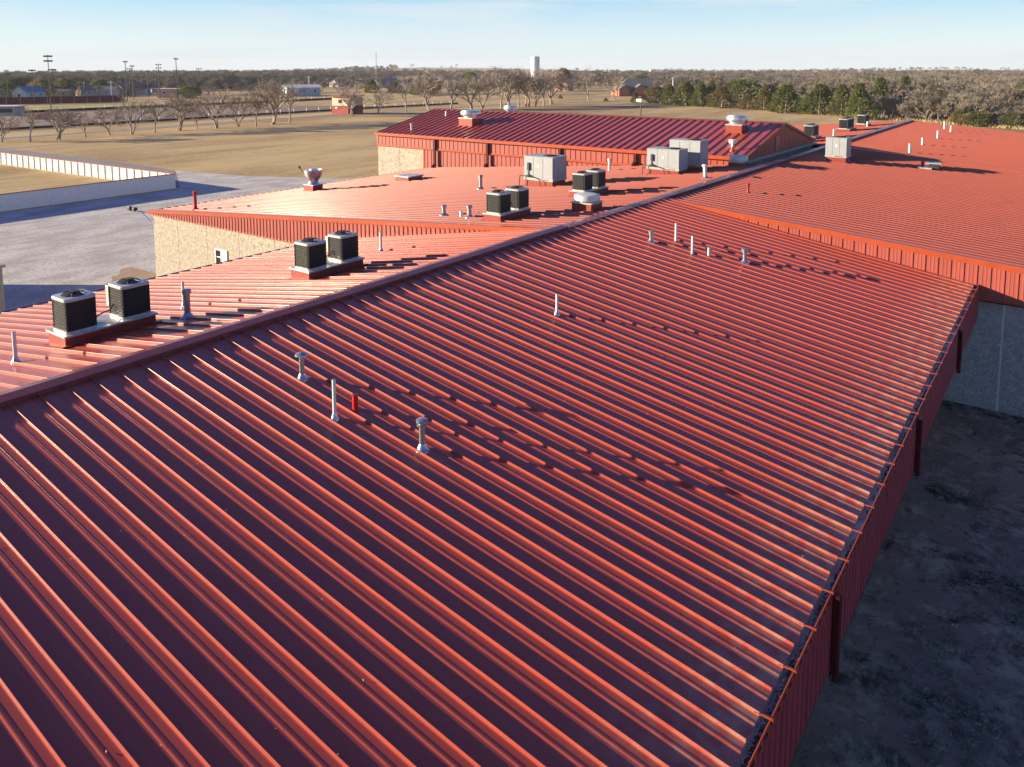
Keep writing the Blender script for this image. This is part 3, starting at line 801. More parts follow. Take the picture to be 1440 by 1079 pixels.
def package_unit(x0, x1, y0, y1, h, hc, label, gas=True):
    z = curb(x0 + .05, x1 - .05, y0 + .05, y1 - .05, hc, 'red curb under the %s' % label.split(' with')[0].replace('light grey ', ''), group='roof curbs')
    t = thing('package_unit', label, 'air conditioner', ((x0+x1)/2, (y0+y1)/2, z), 'boxy packaged units')
    MB().box(x0 - .02, x1 + .02, y0 - .02, y1 + .02, z, z + .09).build('base_rail', M_CREAMTOP, t, bevel=.008)
    MB().box(x0, x1, y0, y1, z + .09, z + h - .03).build('cabinet', M_UNIT, t, bevel=.012)
    MB().box(x0 - .015, x1 + .015, y0 - .015, y1 + .015, z + h - .04, z + h).build('top_panel', M_UNIT, t, bevel=.01)
    # door panels standing proud on the lit face
    n = 3; w = (y1 - y0) / n
    for i in range(n):
        MB().box(x0 - .012, x0 + .01, y0 + i*w + .012, y0 + (i+1)*w - .012, z + .12, z + h - .06).build('side_panel', M_UNIT, t, bevel=.004)
    MB().box(x0 + .08, x1 - .08, y0 - .012, y0 + .01, z + .14, z + h - .08).build('end_panel', M_UNIT, t, bevel=.004)
    f = MB(); cx, cy = (x0+x1)/2, y0 + .6
    r = min(.40, (x1-x0)/2 - .08)
    f.lathe((cx, cy, z + h), [(r, 0), (r, .03), (r - .03, .03), (r - .03, .006)], 20)
    for rr_ in (.30, .2, .1):
        for i in range(16):
            a0, a1 = 2*math.pi*i/16, 2*math.pi*(i+1)/16
            f.tube((cx + rr_*r/.4*math.cos(a0), cy + rr_*r/.4*math.sin(a0), z+h+.03), (cx + rr_*r/.4*math.cos(a1), cy + rr_*r/.4*math.sin(a1), z+h+.03), .008, n=4, cap=False)
    for i in range(4):
        a = math.pi*i/4; f.tube((cx - r*math.cos(a), cy - r*math.sin(a), z+h+.03), (cx + r*math.cos(a), cy + r*math.sin(a), z+h+.03), .008, n=4)
    f.build('fan_grille', M_DARK, t)
    MB().box(x0 - .02, x0 - .008, (y0+y1)/2 - .08, (y0+y1)/2 + .04, z + h*.52, z + h*.64).build('maker_plate', M_WPAINT, t)
    sl = MB()
    for i in range(4): sl.box(x0 - .024, x0 - .015, y0 + .25 + i*.11, y0 + .32 + i*.11, z + .02, z + .065)
    sl.build('fork_slot', M_DARK, t)
    if gas:
        yb = y1 - .32
        MB().box(x0 - .10, x0 - .01, yb - .09, yb + .05, z + h*.40, z + h*.72).build('disconnect_box', M_DARK, t, bevel=.01)
        g = MB()
        g.path([(x0 - .05, yb, z + h*.40), (x0 - .05, yb, z + .25), (x0 - .16, yb + .12, z + .2), (x0 - .2, yb + .45, z + .2), (x0 - .2, yb + .5, z - .35)], .022, 6)
        g.path([(x0 - .05, yb - .02, z + .28), (x0 - .10, yb - .35, z + .16), (x0 - .12, yb - .8, z + .05), (x0 - .12, yb - .85, z - .3)], .022, 6)
        g.tube((x0 - .16, yb - .05, z + .2), (x0 - .04, yb - .05, z + .2), .06, n=8).tube((x0 - .1, yb + .08, z + .22), (x0 - .1, yb - .14, z + .22), .045, n=8)
        g.build('gas_line', M_DARK, t)
    return t
package_unit(35.44, 36.85, 8.20, 10.10, 1.30, .28, 'light grey cabinet unit standing alone in the middle of the roof with black gas pipes')
package_unit(41.30, 42.50, 3.50, 5.50, 1.18, .22, 'light grey cabinet unit, shorter of two against the hall, with black gas pipes')
package_unit(43.22, 44.42, 3.04, 4.98, 1.50, .25, 'light grey cabinet unit, taller of two against the hall wall with plain sides', gas=False)
package_unit(51.75, 52.90, -3.05, -1.78, 1.22, .26, 'light grey cabinet unit on the right roof beside the ridge with dark shadow behind', gas=False)

def mushroom_vent(cx, cy, half, hc, dia, hcap, label, clab, curbm=None):
    z = curb(cx - half, cx + half, cy - half, cy + half, hc, clab, group='roof curbs', cap=.08)
    t = thing('exhaust_vent', label, 'roof vent', (cx, cy, z), 'domed roof vents')
    r = dia / 2
    MB().lathe((cx, cy, z), [(r*.70, 0), (r*.70, hcap*.35), (r*.66, hcap*.4)], 24).build('neck', M_ALU, t, smooth=True)
    MB().lathe((cx, cy, z), [(r*.97, hcap*.16), (r, hcap*.20), (r*1.0, hcap*.86), (r*.985, hcap*.93), (r*.94, hcap*.97), (r*.5, hcap*1.04), (.01, hcap*1.06)], 28).build('dome', M_VENTW, t, smooth=True)
    return t
M_VENTW = mat('chalky_white_aluminium', (0.66, 0.66, 0.63), 0.42, metal=0.25, var=0.15, vscale=3.0)
mushroom_vent(27.93, 1.66, .46, .34, 1.08, .30, 'white domed vent on the low red box beside the ridge, in front of two condensers', 'square red curb below the white domed vent near the ridge')
mushroom_vent(45.85, 1.70, .46, .26, 1.10, .36, 'pale domed vent in shade at the foot of the hall gable', 'dark red curb below the pale domed vent by the hall gable')

def power_exhaust(cx, cy, half, hc, dia, label, clab):
    z = curb(cx - half, cx + half, cy - half, cy + half, hc, clab, group='roof curbs', cap=.12)
    t = thing('exhaust_fan', label, 'roof fan', (cx, cy, z), 'large hall roof fans')
    r = dia / 2
    MB().lathe((cx, cy, z), [(r*.72, 0), (r*.72, .22), (r*.8, .26)], 24).build('neck', M_ALU, t, smooth=True)
    MB().lathe((cx, cy, z), [(r*.98, .20), (r, .24), (r, .46), (r*.97, .50), (r*.9, .52), (r*.88, .58), (.02, .62)], 28).build('hood', M_ALU, t, smooth=True)
    b = MB()
    for i in range(8):
        a = 2*math.pi*i/8; b.tube((cx + r*.96*math.cos(a), cy + r*.96*math.sin(a), z + .02), (cx + r*.98*math.cos(a), cy + r*.98*math.sin(a), z + .24), .02, n=5)
    b.build('bracket', M_DARK, t)
power_exhaust(50.35, 25.85, .70, .38, 1.70, 'large round metal fan at the left of the hall roof', 'red curb below the left fan on the hall roof')
power_exhaust(51.85, 4.05, .55, .38, 1.42, 'round metal fan at the right of the hall roof near the gable', 'red curb below the right fan on the hall roof')
# fan beyond the hall ridge, top just showing
power_exhaust(56.6, 26.3, .5, .25, 1.3, 'round white fan top just showing over the hall ridge', 'red curb hidden behind the hall ridge')

# upblast fan with bowl
z = curb(32.25, 33.05, 24.0, 24.85, .36, 'square red curb under the bowl-shaped fan at the roof edge', group='roof curbs', cap=.08)
t = thing('upblast_fan', 'bowl-shaped bright metal fan at the left edge of the middle roof', 'roof fan', (32.65, 24.42, z))
MB().lathe((32.65, 24.42, z), [(.40, 0), (.36, .05), (.30, .16), (.33, .26), (.46, .42), (.55, .60), (.58, .78), (.585, .92), (.56, .925), (.55, .80), (.50, .60), (.35, .45), (.02, .40)], 28, cap=False).build('bowl', M_ALU, t, smooth=True)
MB().lathe((32.65, 24.42, z), [(.2, .4), (.2, .78), (.14, .82)], 16).build('motor_cap', M_ALU, t, smooth=True)
k = MB(); k.tube((32.3, 24.85, z + .7), (32.1, 25.05, z + 1.05), .025, n=6).lathe((32.1, 25.05, z + 1.02), [(.02, -.02), (.075, .02), (.075, .10), (.02, .14)], 10)
k.build('hinge_arm', M_DARK, t)
# low roof hatch
z0 = zm(21.6)
t = thing('roof_hatch', 'low red box hatch with flat grey lid near the hall wall', 'roof hatch', (38.4, 21.6, z0))
MB().box(37.72, 39.1, 21.0, 22.2, zm(22.2) - .02, z0 + .27).build('hatch_body', M_CURB, t, bevel=.01)
MB().box(37.66, 39.16, 20.94, 22.26, z0 + .25, z0 + .34).build('hatch_lid', M_GREYTOP, t, bevel=.01)

def pipe(x, y, h, r, label, kind='plain', m=M_WHITE, lean=0.0, boot=True):
    z = zroof(x, y)
    t = thing('vent_pipe', label, 'vent pipe', (x, y, z), 'vent pipes on the roofs')
    sx = lean
    MB().tube((x, y, z - .03), (x + sx, y, z + h), r, n=14).build('pipe', m, t, smooth=True)
    if boot:
        bm_ = M_GALV if m is not M_PIPE_RED else M_PIPE_RED
        MB().lathe((x, y, z), [(r*2.4, -.02), (r*2.3, .025), (r*1.7, .05), (r*1.25, .11), (r*1.06, .13)], 16).build('boot_flashing', bm_, t, smooth=True)
    if kind == 'mushroom':
        MB().lathe((x + sx, y, z + h), [(r*.9, -.01), (r*.9, .02), (r*2.6, .0), (r*2.55, .012), (r*1.2, .05), (.005, .066)], 18).build('rain_cap', m, t, smooth=True)
    if kind == 'double':
        MB().lathe((x + sx, y, z + h), [(r*1.1, -.10), (r*1.75, -.085), (r*1.75, -.055), (r*1.2, -.045), (r*1.2, -.03), (r*1.95, -.02), (r*1.95, .018), (r*1.6, .03), (.005, .04)], 18).build('rain_cap', m, t, smooth=True)
    if kind == 'collar':
        MB().lathe((x + sx, y, z + h), [(r*1.05, -.10), (r*1.45, -.09), (r*1.45, .0), (r*1.1, .02), (.005, .025)], 16).build('rain_cap', m, t, smooth=True)
    if kind == 'open':
        MB().lathe((x + sx, y, z + h), [(r*.8, .001), (r*.8, -.02)], 14).build('opening', M_DARK, t)
    return t
# near right roof
pipe(9.62, -2.64, .50, .050, 'galvanised pipe with pointed mushroom cap, left end of the near group of four', 'mushroom', M_GALV)
pipe(9.14, -4.11, .75, .034, 'tall thin white pipe beside the short red pipe on the near roof', 'open', M_WHITE)
rp_ = pipe(9.63, -4.12, .31, .055, 'short bright red pipe on the near dark roof', 'open', M_PIPE_RED, boot=False)
MB().lathe((9.63, -4.12, zl(4.12)), [(.085, -.02), (.082, .02), (.066, .035)], 16).build('base_ring', M_PIPE_RED, rp_, smooth=True)
pipe(9.60, -5.81, .54, .052, 'galvanised pipe with double flat cap, lowest of the near group of four', 'double', M_GALV)
pipe(16.58, -4.11, .55, .036, 'lone white pipe in the middle of the near dark roof', 'open', M_WHITE)
pipe(24.80, -2.77, .40, .062, 'galvanised capped pipe, leftmost of the far group of five on the ribbed roof', 'collar', M_GALV)
pipe(25.84, -3.24, .64, .045, 'white pipe nearest the ridge in the far group of five', 'open', M_WHITE, boot=False)
pipe(24.98, -4.23, .62, .045, 'white pipe in the middle of the far group of five', 'open', M_WHITE, boot=False)
pipe(25.30, -4.69, .30, .070, 'short fat white pipe in the far group of five', 'open', M_WHITE, boot=False)
pipe(25.74, -5.79, .46, .066, 'galvanised capped pipe, rightmost of the far group of five', 'double', M_GALV)
def stain_material():
    m = bpy.data.materials.new('pale_drip_stain'); m.use_nodes = True
    n, l = m.node_tree.nodes, m.node_tree.links; b = n['Principled BSDF']; b.inputs['Base Color'].default_value = (.55, .42, .38, 1); b.inputs['Roughness'].default_value = .6
    g = n.new('ShaderNodeNewGeometry'); mp = n.new('ShaderNodeMapping'); mp.inputs['Scale'].default_value = (30, 4, 1); l.new(g.outputs['Position'], mp.inputs['Vector'])
    z = n.new('ShaderNodeTexNoise'); z.inputs['Scale'].default_value = 1.0; z.inputs['Detail'].default_value = 5; l.new(mp.outputs['Vector'], z.inputs['Vector'])
    mr = n.new('ShaderNodeMapRange'); mr.inputs['From Min'].default_value = .48; mr.inputs['From Max'].default_value = .75; mr.inputs['To Max'].default_value = .6
    l.new(z.outputs['Fac'], mr.inputs['Value']); l.new(mr.outputs[0], b.inputs['Alpha']); return m
M_STAIN = stain_material()
for o in [o for o in C.objects if o.get('category') == 'vent pipe']:
    px_, py0 = o.location.x, o.location.y
    fr = ((px_ - U0) / P) % 1.0
    if not (.12 < fr < .60): continue
    st = MB(); L = 1.1; prev = None
    st.add([(px_ - .035, py0 - .1, zl(py0 - .1) + .004), (px_ + .035, py0 - .1, zl(py0 - .1) + .004), (px_ + .02, py0 - L, zl(py0 - L) + .004), (px_ - .02, py0 - L, zl(py0 - L) + .004)], [(0, 1, 2, 3)])
    st.build('drip_stain', M_STAIN, o)
# scraps of leaf and grit lying on the near roof
rl = random.Random(8); lb = MB()
for i in range(260):
    x, y = rl.uniform(3, 31), -rl.uniform(.6, 11.9) ** 1.0
    z = zl(y) + .012 if ((x - U0) / P) % 1 > .07 else zl(y) + .055
    a = rl.uniform(0, 6.28); r = rl.uniform(.006, .022)
    lb.add([(x + r*math.cos(a), y + r*math.sin(a), z), (x + .5*r*math.cos(a + 1.7), y + .5*r*math.sin(a + 1.7), z + .006), (x - r*math.cos(a), y - r*math.sin(a), z), (x + .5*r*math.cos(a - 1.7), y + .5*r*math.sin(a - 1.7), z + .004)], [(0, 1, 2, 3)])
sc = lb.build('roof_litter', mat('dry_leaf_scrap', (.42, .30, .18), .8)); sc['kind'] = 'stuff'
# near left roof
pipe(6.82, 3.11, .66, .040, 'white pipe at the far left of the picture before the condensers', 'open', M_WHITE)
pipe(11.37, 4.30, .70, .036, 'thin white pipe standing behind a fatter galvanised pipe', 'open', M_WHITE)
pipe(10.52, 2.73, .70, .075, 'fat galvanised pipe right of the leftmost condensers', 'collar', M_GALV)
pipe(19.34, 5.00, .70, .045, 'tall white pipe just right of the second condenser pair', 'open', M_WHITE)
# middle roof
pipe(24.27, 24.2, 1.0, .085, 'tall red pipe at the left corner of the middle roof', 'collar', M_PIPE_RED)
pipe(25.47, 7.36, .44, .085, 'galvanised capped pipe left of a white stub', 'collar', M_GALV)
pipe(25.12, 6.10, .28, .075, 'short white stub between two galvanised pipes', 'open', M_WHITE, boot=False)
pipe(25.20, 5.72, .50, .085, 'galvanised capped pipe just left of the condenser curb', 'collar', M_GALV)
pipe(34.21, 12.19, .78, .10, 'galvanised pipe on the open middle roof left of the grey unit', 'collar', M_GALV)
pipe(43.84, 9.34, .74, .09, 'white pipe in front of the red hall wall', 'collar', M_WHITE, boot=False)
pipe(39.58, 1.23, .74, .10, 'leaning white capped pipe beside the ridge in front of the tall grey unit', 'collar', M_WHITE, lean=-.14)
# hall roof
pipe(47.67, 29.95, .62, .10, 'galvanised pipe at the left end of the hall roof', 'collar', M_GALV, boot=False)
pipe(52.09, 30.0, .46, .08, 'small white pipe near the left end of the hall ridge', 'open', M_WHITE, boot=False)
pt = pipe(47.78, 2.80, .66, .085, 'white pipe with round cap and red foot at the right corner of the hall roof', 'plain', M_WHITE, boot=False)
zz = zroof(47.78, 2.8)
MB().lathe((47.78, 2.80, zz), [(.20, -.02), (.18, .06), (.11, .16), (.10, .28)], 16).build('red_foot', M_TRIM, pt, smooth=True)
MB().lathe((47.78, 2.80, zz + .66), [(.10, -.18), (.24, -.16), (.24, .04), (.1, .07)], 18).build('rain_cap', M_WPAINT, pt, smooth=True)
# right roof
pipe(36.47, -2.15, .42, .055, 'small red pipe on the right roof near the step', 'collar', M_PIPE_RED, boot=False)
for (x, y, h, lab) in ((62.59, -4.90, .66, 'nearest of the five on the far red roof'), (69.37, -4.73, .57, 'second nearest of the five on the far red roof'),
                       (76.54, -4.86, .68, 'third of the five on the far red roof'), (87.4, -4.01, .72, 'closest to the ridge end of the five on the far red roof'),
                       (84.88, -4.87, .62, 'rightmost of the five on the far red roof')):
    pipe(x, y, h, .085, 'white pipe, ' + lab, 'open', M_WHITE, boot=False)
pipe(71.05, 2.38, .66, .085, 'white pipe beside the far condensers behind the hall gable', 'open', M_WHITE, boot=False)
pipe(85.0, 2.56, .55, .085, 'white pipe before the farthest condensers', 'open', M_WHITE, boot=False)
# small flat-topped vent on the right roof
x, y = 54.9, -7.35; z = zr_(y)
t = thing('roof_vent', 'small dark vent with pale flat top and red stub on the right roof', 'roof vent', (x, y, z))
MB().box(x - .55, x + .55, y - .12, y + .7, z + .05, z + .13).build('base_plate', M_CREAMTOP, t)
MB().box(x - .2, x + .35, y - .45, y + .1, z, z + .36).build('vent_body', M_DARK, t)
MB().box(x - .34, x + .5, y - .6, y + .25, z + .36, z + .42).build('vent_lid', M_GREYTOP, t, bevel=.01)
MB().tube((x + .2, y + .5, z), (x + .2, y + .5, z + .45), .09).build('red_stub', M_PIPE_RED, t)
# floodlight arm at the roof corner
t = thing('floodlight', 'twin black floodlights on a bracket arm at the wall corner', 'light', (23.1, 27.0, ZR - 2.45))
k = MB(); k.tube((23.3, 27.0, ZR - 2.42), (22.9, 28.55, ZR - 2.38), .03, n=8).tube((23.3, 27.0, ZR - 2.95), (23.1, 27.6, ZR - 2.42), .02, n=6); k.build('arm', M_GALV, t)
for dy in (28.45, 27.95):
    MB().box(22.78, 23.0, dy - .12, dy + .12, ZR - 2.36, ZR - 2.16).build('lamp_head', M_DARK, t, bevel=.02)
    MB().tube((22.9, dy, ZR - 2.39), (22.9, dy, ZR - 2.3), .02, n=6).build('swivel', M_DARK, t)

# ------------------------------------------------------------------ fences
def metal_fence(name, label, p0, p1, h, group, pw=1.4, posts=True, trim=M_TRIM):
    p0, p1 = Vector((*p0, 0)), Vector((*p1, 0)); d = (p1 - p0); L = d.length; d.normalize()
    t = thing(name, label, 'fence', p0, group)
    ang = math.atan2(d.y, d.x); t.rotation_euler = (0, 0, ang)
    n = int(round(L / pw)); w = L / n
    k = 5; q = w / k
    prof = []
    for i in range(k): prof += [(i*q, 0), (i*q + q*.62, 0), (i*q + q*.72, .025), (i*q + q*.90, .025)]
    prof.append((w, 0)); m_ = len(prof)
    vs = [(x, y, .06) for x, y in prof] + [(x, y, h) for x, y in prof]
    me = bpy.data.meshes.new('fence_panel'); me.from_pydata(vs, [], [(i, i+1, m_+i+1, m_+i) for i in range(m_-1)]); me.materials.append(M_WPAINT)
    for i in range(n): link_mesh('fence_panel', me, t, (i*w, 0, 0))
    pm = MB().box(-.05, .05, -.085, -.010, 0, h - .02).box(-.05, .05, .035, .10, 0, h - .02).mesh('fence_post'); pm.materials.append(M_GALV)
    if posts:
        for i in range(n + 1): link_mesh('fence_post', pm, t, (i*w, 0, 0))
    tr = MB().box(-.05, L + .05, -.06, .06, h, h + .07).mesh('top_trim'); tr.materials.append(trim); link_mesh('top_trim', tr, t)
    b = MB().box(0, L, -.08, .08, 0, .07).mesh('footing'); b.materials.append(M_SOIL); link_mesh('footing', b, t)
    return t
metal_fence('metal_fence', 'shaded blue-white sheet metal fence running along the gravel lot', (43.4, 58.1), (-30, 57.8), 1.5, 'sheet metal fences round the grass yard', posts=False)
metal_fence('metal_fence', 'sunlit bright white sheet metal fence with dark posts running to the left edge', (43.35, 58.25), (40.6, 122.0), 1.5, 'sheet metal fences round the grass yard')

def rail_fence(label, pts, h, pitch, group, board=.5, boardm=M_MAROON):
    t = thing('rail_fence', label, 'fence', (*pts[0], 0), group)
    bd = MB(); rl = MB()
    pm = MB().box(-.05, .05, -.05, .05, 0, h).mesh('fence_post'); pm.materials.append(M_GALV)
    for (a, b) in zip(pts[:-1], pts[1:]):
        a_, b_ = Vector((*a, 0)), Vector((*b, 0)); d = b_ - a_; L = d.length; d.normalize(); nrm = Vector((-d.y, d.x, 0)) * .04
        for z0, z1 in ((.05, board), ) if board else ():
            q = [a_ - nrm, b_ - nrm, b_ + nrm, a_ + nrm]
            bd.add([(p.x, p.y, z0) for p in q] + [(p.x, p.y, z1) for p in q], [(0, 1, 2, 3), (4, 7, 6, 5), (0, 4, 5, 1), (1, 5, 6, 2), (2, 6, 7, 3), (3, 7, 4, 0)])
        for z in (h, h * .55): rl.tube((a_.x, a_.y, z), (b_.x, b_.y, z), .035, n=6)
        n = max(1, int(L / pitch))
        for i in range(n):
            p = a_ + d * (L * i / n); link_mesh('fence_post', pm, t, tuple(p - t.location))
    if board: bd.build('kick_board', boardm, t)
    rl.build('rail', M_GALV, t)
    return t
M_WSCR = mat('maroon_windscreen', (0.17, 0.022, 0.03), 0.9, var=0.2, vscale=.5, space='Position')
M_DKBOARD = mat('dark_windscreen', (0.055, 0.028, 0.03), 0.9, var=0.4, vscale=0.4, space='Position')
rail_fence('long low rail fence with dark board beside the grey path and tree row', [(40, 151), (65, 152), (92, 152), (130, 153), (160, 153.5), (200, 151.5)], 1.3, 4.0, 'field fences', .55, M_DKBOARD)
rail_fence('second long rail fence with dark board in front of the green sports field', [(60, 209), (126, 211), (177, 211), (215, 214)], 1.4, 6.0, 'field fences', .75, M_DKBOARD)
wf_ = thing('windscreen_fence', 'tall maroon windscreen fence behind the green sports field', 'fence', (100, 262, 0), 'field fences')
a_, b_ = Vector((96, 271, 0)), Vector((142, 252, 0)); d = (b_ - a_); L = d.length; d.normalize(); nn = int(L // 4)
for i in range(nn + 1):
    p, q = a_ + d * (L * i / (nn + 1)), a_ + d * (L * (i + 1) / (nn + 1)); nv = Vector((-d.y, d.x, 0)) * .05
    c4 = [p - nv, q - nv - d * .08, q + nv - d * .08, p + nv]
    MB().add([(v.x, v.y, .1) for v in c4] + [(v.x, v.y, 2.5) for v in c4], [(0, 1, 2, 3), (4, 7, 6, 5), (0, 4, 5, 1), (1, 5, 6, 2), (2, 6, 7, 3), (3, 7, 4, 0)]).build('windscreen', M_WSCR, wf_)
    MB().tube((p.x, p.y, 0), (p.x, p.y, 2.6), .06, n=6).build('fence_post', M_GALV, wf_)

# ------------------------------------------------------------------ far buildings
def house(name, label, cat, c, w, d, h, rh, rot, wall, roof, group='houses beyond the field', style='gable', win=2):
    t = thing(name, label, cat, (c[0], c[1], 0), group)
    def pt(x, y, z): return (x, y, z)
    def put(mb, nm, m, par=t):
        me = mb.mesh(nm); me.materials.append(m); o = link_mesh(nm, me, par); return o
    put(MB().prism([(-d/2, 0), (d/2, 0), (d/2, h), (0, h + rh), (-d/2, h)] if style == 'gable' else [(-d/2, 0), (d/2, 0), (d/2, h), (-d/2, h)], 'x', -w/2, w/2), 'wall', wall)
    rf = MB(); e = .35; sl = rh / (d/2)
    if style == 'gable':
        for s in (-1, 1):
            rf.add([(-w/2 - e, s*(d/2 + e), h - e*sl + .12), (w/2 + e, s*(d/2 + e), h - e*sl + .12), (w/2 + e, 0, h + rh + .12), (-w/2 - e, 0, h + rh + .12),
                    (-w/2 - e, s*(d/2 + e), h - e*sl), (w/2 + e, s*(d/2 + e), h - e*sl), (w/2 + e, 0, h + rh), (-w/2 - e, 0, h + rh)],
                   [(0, 1, 2, 3), (4, 7, 6, 5), (0, 4, 5, 1), (1, 5, 6, 2), (2, 6, 7, 3), (3, 7, 4, 0)])
    elif style == 'hip':
        a = [(-w/2 - e, -d/2 - e, h), (w/2 + e, -d/2 - e, h), (w/2 + e, d/2 + e, h), (-w/2 - e, d/2 + e, h), (-w/2 + d/2, 0, h + rh), (w/2 - d/2, 0, h + rh)]
        rf.add(a, [(0, 1, 5, 4), (1, 2, 5), (2, 3, 4, 5), (3, 0, 4), (3, 2, 1, 0)])
    else:
        rf.box(-w/2 - e, w/2 + e, -d/2 - e, d/2 + e, h, h + .18)
    put(rf, 'roof', roof)
    for i in range(win):
        x = -w/2 + w*(i + .5)/win
        f = put(MB().box(x - .6, x + .6, -d/2 - .05, -d/2 + .02, h*.40, h*.78), 'window', M_WPAINT)
        put(MB().box(x - .5, x + .5, -d/2 - .06, -d/2 - .03, h*.44, h*.74), 'pane', M_GLASS, f)
    put(MB().box(-w/2 - .05, -w/2 + .02, -.5, .5, 0, h*.75), 'door', M_DOOR)
    t.rotation_euler = (0, 0, rot)
    return t
M_DOOR = mat('dark_door', (0.05, 0.03, 0.025), 0.6)
def flat(name, c, r=.7, v=.12): return mat(name, c, r, var=v, vscale=.6)
W_BLUE, W_TAN, W_PINK, W_WHT, W_BRICK, W_GRY = flat('pale_blue_siding', (.42, .50, .56)), flat('tan_siding', (.50, .38, .26)), flat('salmon_siding', (.52, .30, .24)), flat('white_siding', (.72, .70, .66)), flat('red_brick', (.36, .14, .08)), flat('grey_siding', (.38, .38, .38))
R_GRY, R_BLU, R_TEAL, R_RUST, R_WHT, R_DBLU = flat('grey_shingle', (.16, .155, .15)), flat('blue_steel_roof', (.12, .22, .34)), flat('teal_roof', (.06, .16, .19)), flat('rust_shingle', (.30, .14, .09)), flat('white_steel_roof', (.70, .70, .69)), flat('navy_roof', (.02, .05, .16))
rot0 = AZ - R(90)
def hpx(x, y): p = at(x, y); return (p.x, p.y)
HOUSES = [
 ('small pale blue house with a white gable behind the maroon fence', (41, 139.5), 13, 9, 3.0, 2.4, 80, W_BLUE, R_BLU),
 ('low teal roofed house at the far left beside a dark evergreen', (20, 139.5), 13, 8, 2.6, 1.6, 5, W_GRY, R_TEAL),
 ('long tan house with grey roof behind the maroon fence', (84, 136.5), 14, 8, 2.6, 1.4, 10, W_TAN, R_GRY),
 ('small salmon house with rust roof among the left trees', (119, 134.5), 9, 8, 2.8, 2.2, 75, W_PINK, R_RUST),
 ('long blue-grey house with grey roof right of the salmon house', (142, 136), 18, 9, 3.0, 1.6, 8, W_GRY, R_GRY),
 ('cream gabled house left of the salmon gabled pair', (173, 134), 10, 9, 3.0, 3.0, 80, W_TAN, R_GRY),
 ('salmon gabled house in the middle of three gables', (187, 134), 11, 9, 2.6, 2.6, 85, W_PINK, R_RUST),
 ('white gabled house at the right end of three gables', (197, 133), 9, 8, 3.0, 2.6, 75, W_WHT, R_GRY),
 ('small white gabled house near the floodlight mast', (212, 131.5), 9, 8, 3.0, 2.4, 80, W_WHT, R_GRY),
 ('red brick building with flat white roof behind the left tree row', (246, 137), 16, 10, 3.6, .3, 5, W_PINK, R_WHT),
 ('tan gabled house beside the navy roofed house', (332, 125), 14, 11, 3.4, 3.2, 60, W_TAN, R_GRY),
 ('navy roofed house far off in the left woods', (344, 123), 16, 12, 3.0, 2.6, 10, R_DBLU, R_DBLU),
 ('navy roofed house between the dark evergreens in the middle distance', (545, 123.5), 15, 11, 3.6, 2.4, 10, W_GRY, R_DBLU),
 ('small white house far off left of the radio mast', (475, 122), 12, 9, 3.0, 2.2, 70, W_WHT, R_GRY),
 ('small salmon brick house left of the big brick house', (793, 128), 13, 10, 3.4, 3.0, 70, W_PINK, R_GRY),
 ('white barn far away on the left horizon', (313, 103.5), 24, 14, 5, 3, 20, W_WHT, R_WHT),
 ('white barn far away near the radio mast', (500, 100.5), 30, 16, 6, 4, 20, W_WHT, R_WHT),
 ('white farm building far away at the right of the middle horizon', (921, 101.5), 34, 16, 5, 3, 10, W_WHT, R_WHT),
 ('pale long house half hidden behind the right hand cedars', (1072, 139), 16, 9, 3.0, 2.0, 8, W_GRY, R_GRY),
]
for i, (lab, p, w, d_, h, rh, rot, wl_, rf_) in enumerate(HOUSES):
    house('house' if 'barn' not in lab else 'barn', lab, 'house' if 'barn' not in lab and 'building' not in lab else 'building', hpx(*p), w*.72, d_*.72, h*.95, rh*.85, rot0 + R(rot), wl_, rf_, style='flat' if rh < .5 else 'gable')
house('metal_building', 'long blue metal building with white roof behind the tree row', 'building', hpx(424, 135), 14, 9, 3.6, 1.1, rot0 + R(28), W_BLUE, R_WHT, win=3)
# brick house: hipped roof with two front gables
bh = house('brick_house', 'large red brick house with grey hipped roof and two front gables', 'house', hpx(902, 134.5), 24, 11, 2.9, 4.2, rot0 + R(6), W_BRICK, R_GRY, style='hip', win=4)
for (x, w_) in ((-9.5, 4.4), (-2.5, 5.0)):
    g = MB().prism([(x - w_/2, 0), (x + w_/2, 0), (x + w_/2, 2.9), (x, 2.9 + w_*.42), (x - w_/2, 2.9)], 'y', -8.0, -5.4); me = g.mesh('gable_wing'); me.materials.append(W_BRICK); go = link_mesh('gable_wing', me, bh)
    rf = MB()
    for s in (-1, 1):
        rf.add([(x, -8.4, 2.9 + w_*.42 + .12), (x + s*(w_/2 + .3), -8.4, 2.72 + .1), (x + s*(w_/2 + .3), -3.6, 2.72 + .1), (x, -2.6, 2.9 + w_*.42 + .12),
                (x, -8.4, 2.9 + w_*.42), (x + s*(w_/2 + .3), -8.4, 2.72), (x + s*(w_/2 + .3), -3.6, 2.72), (x, -2.6, 2.9 + w_*.42)], [(0, 1, 2, 3), (4, 7, 6, 5), (0, 4, 5, 1), (1, 5, 6, 2), (2, 6, 7, 3), (3, 7, 4, 0)])
    me = rf.mesh('roof'); me.materials.append(R_GRY); link_mesh('roof', me, go)
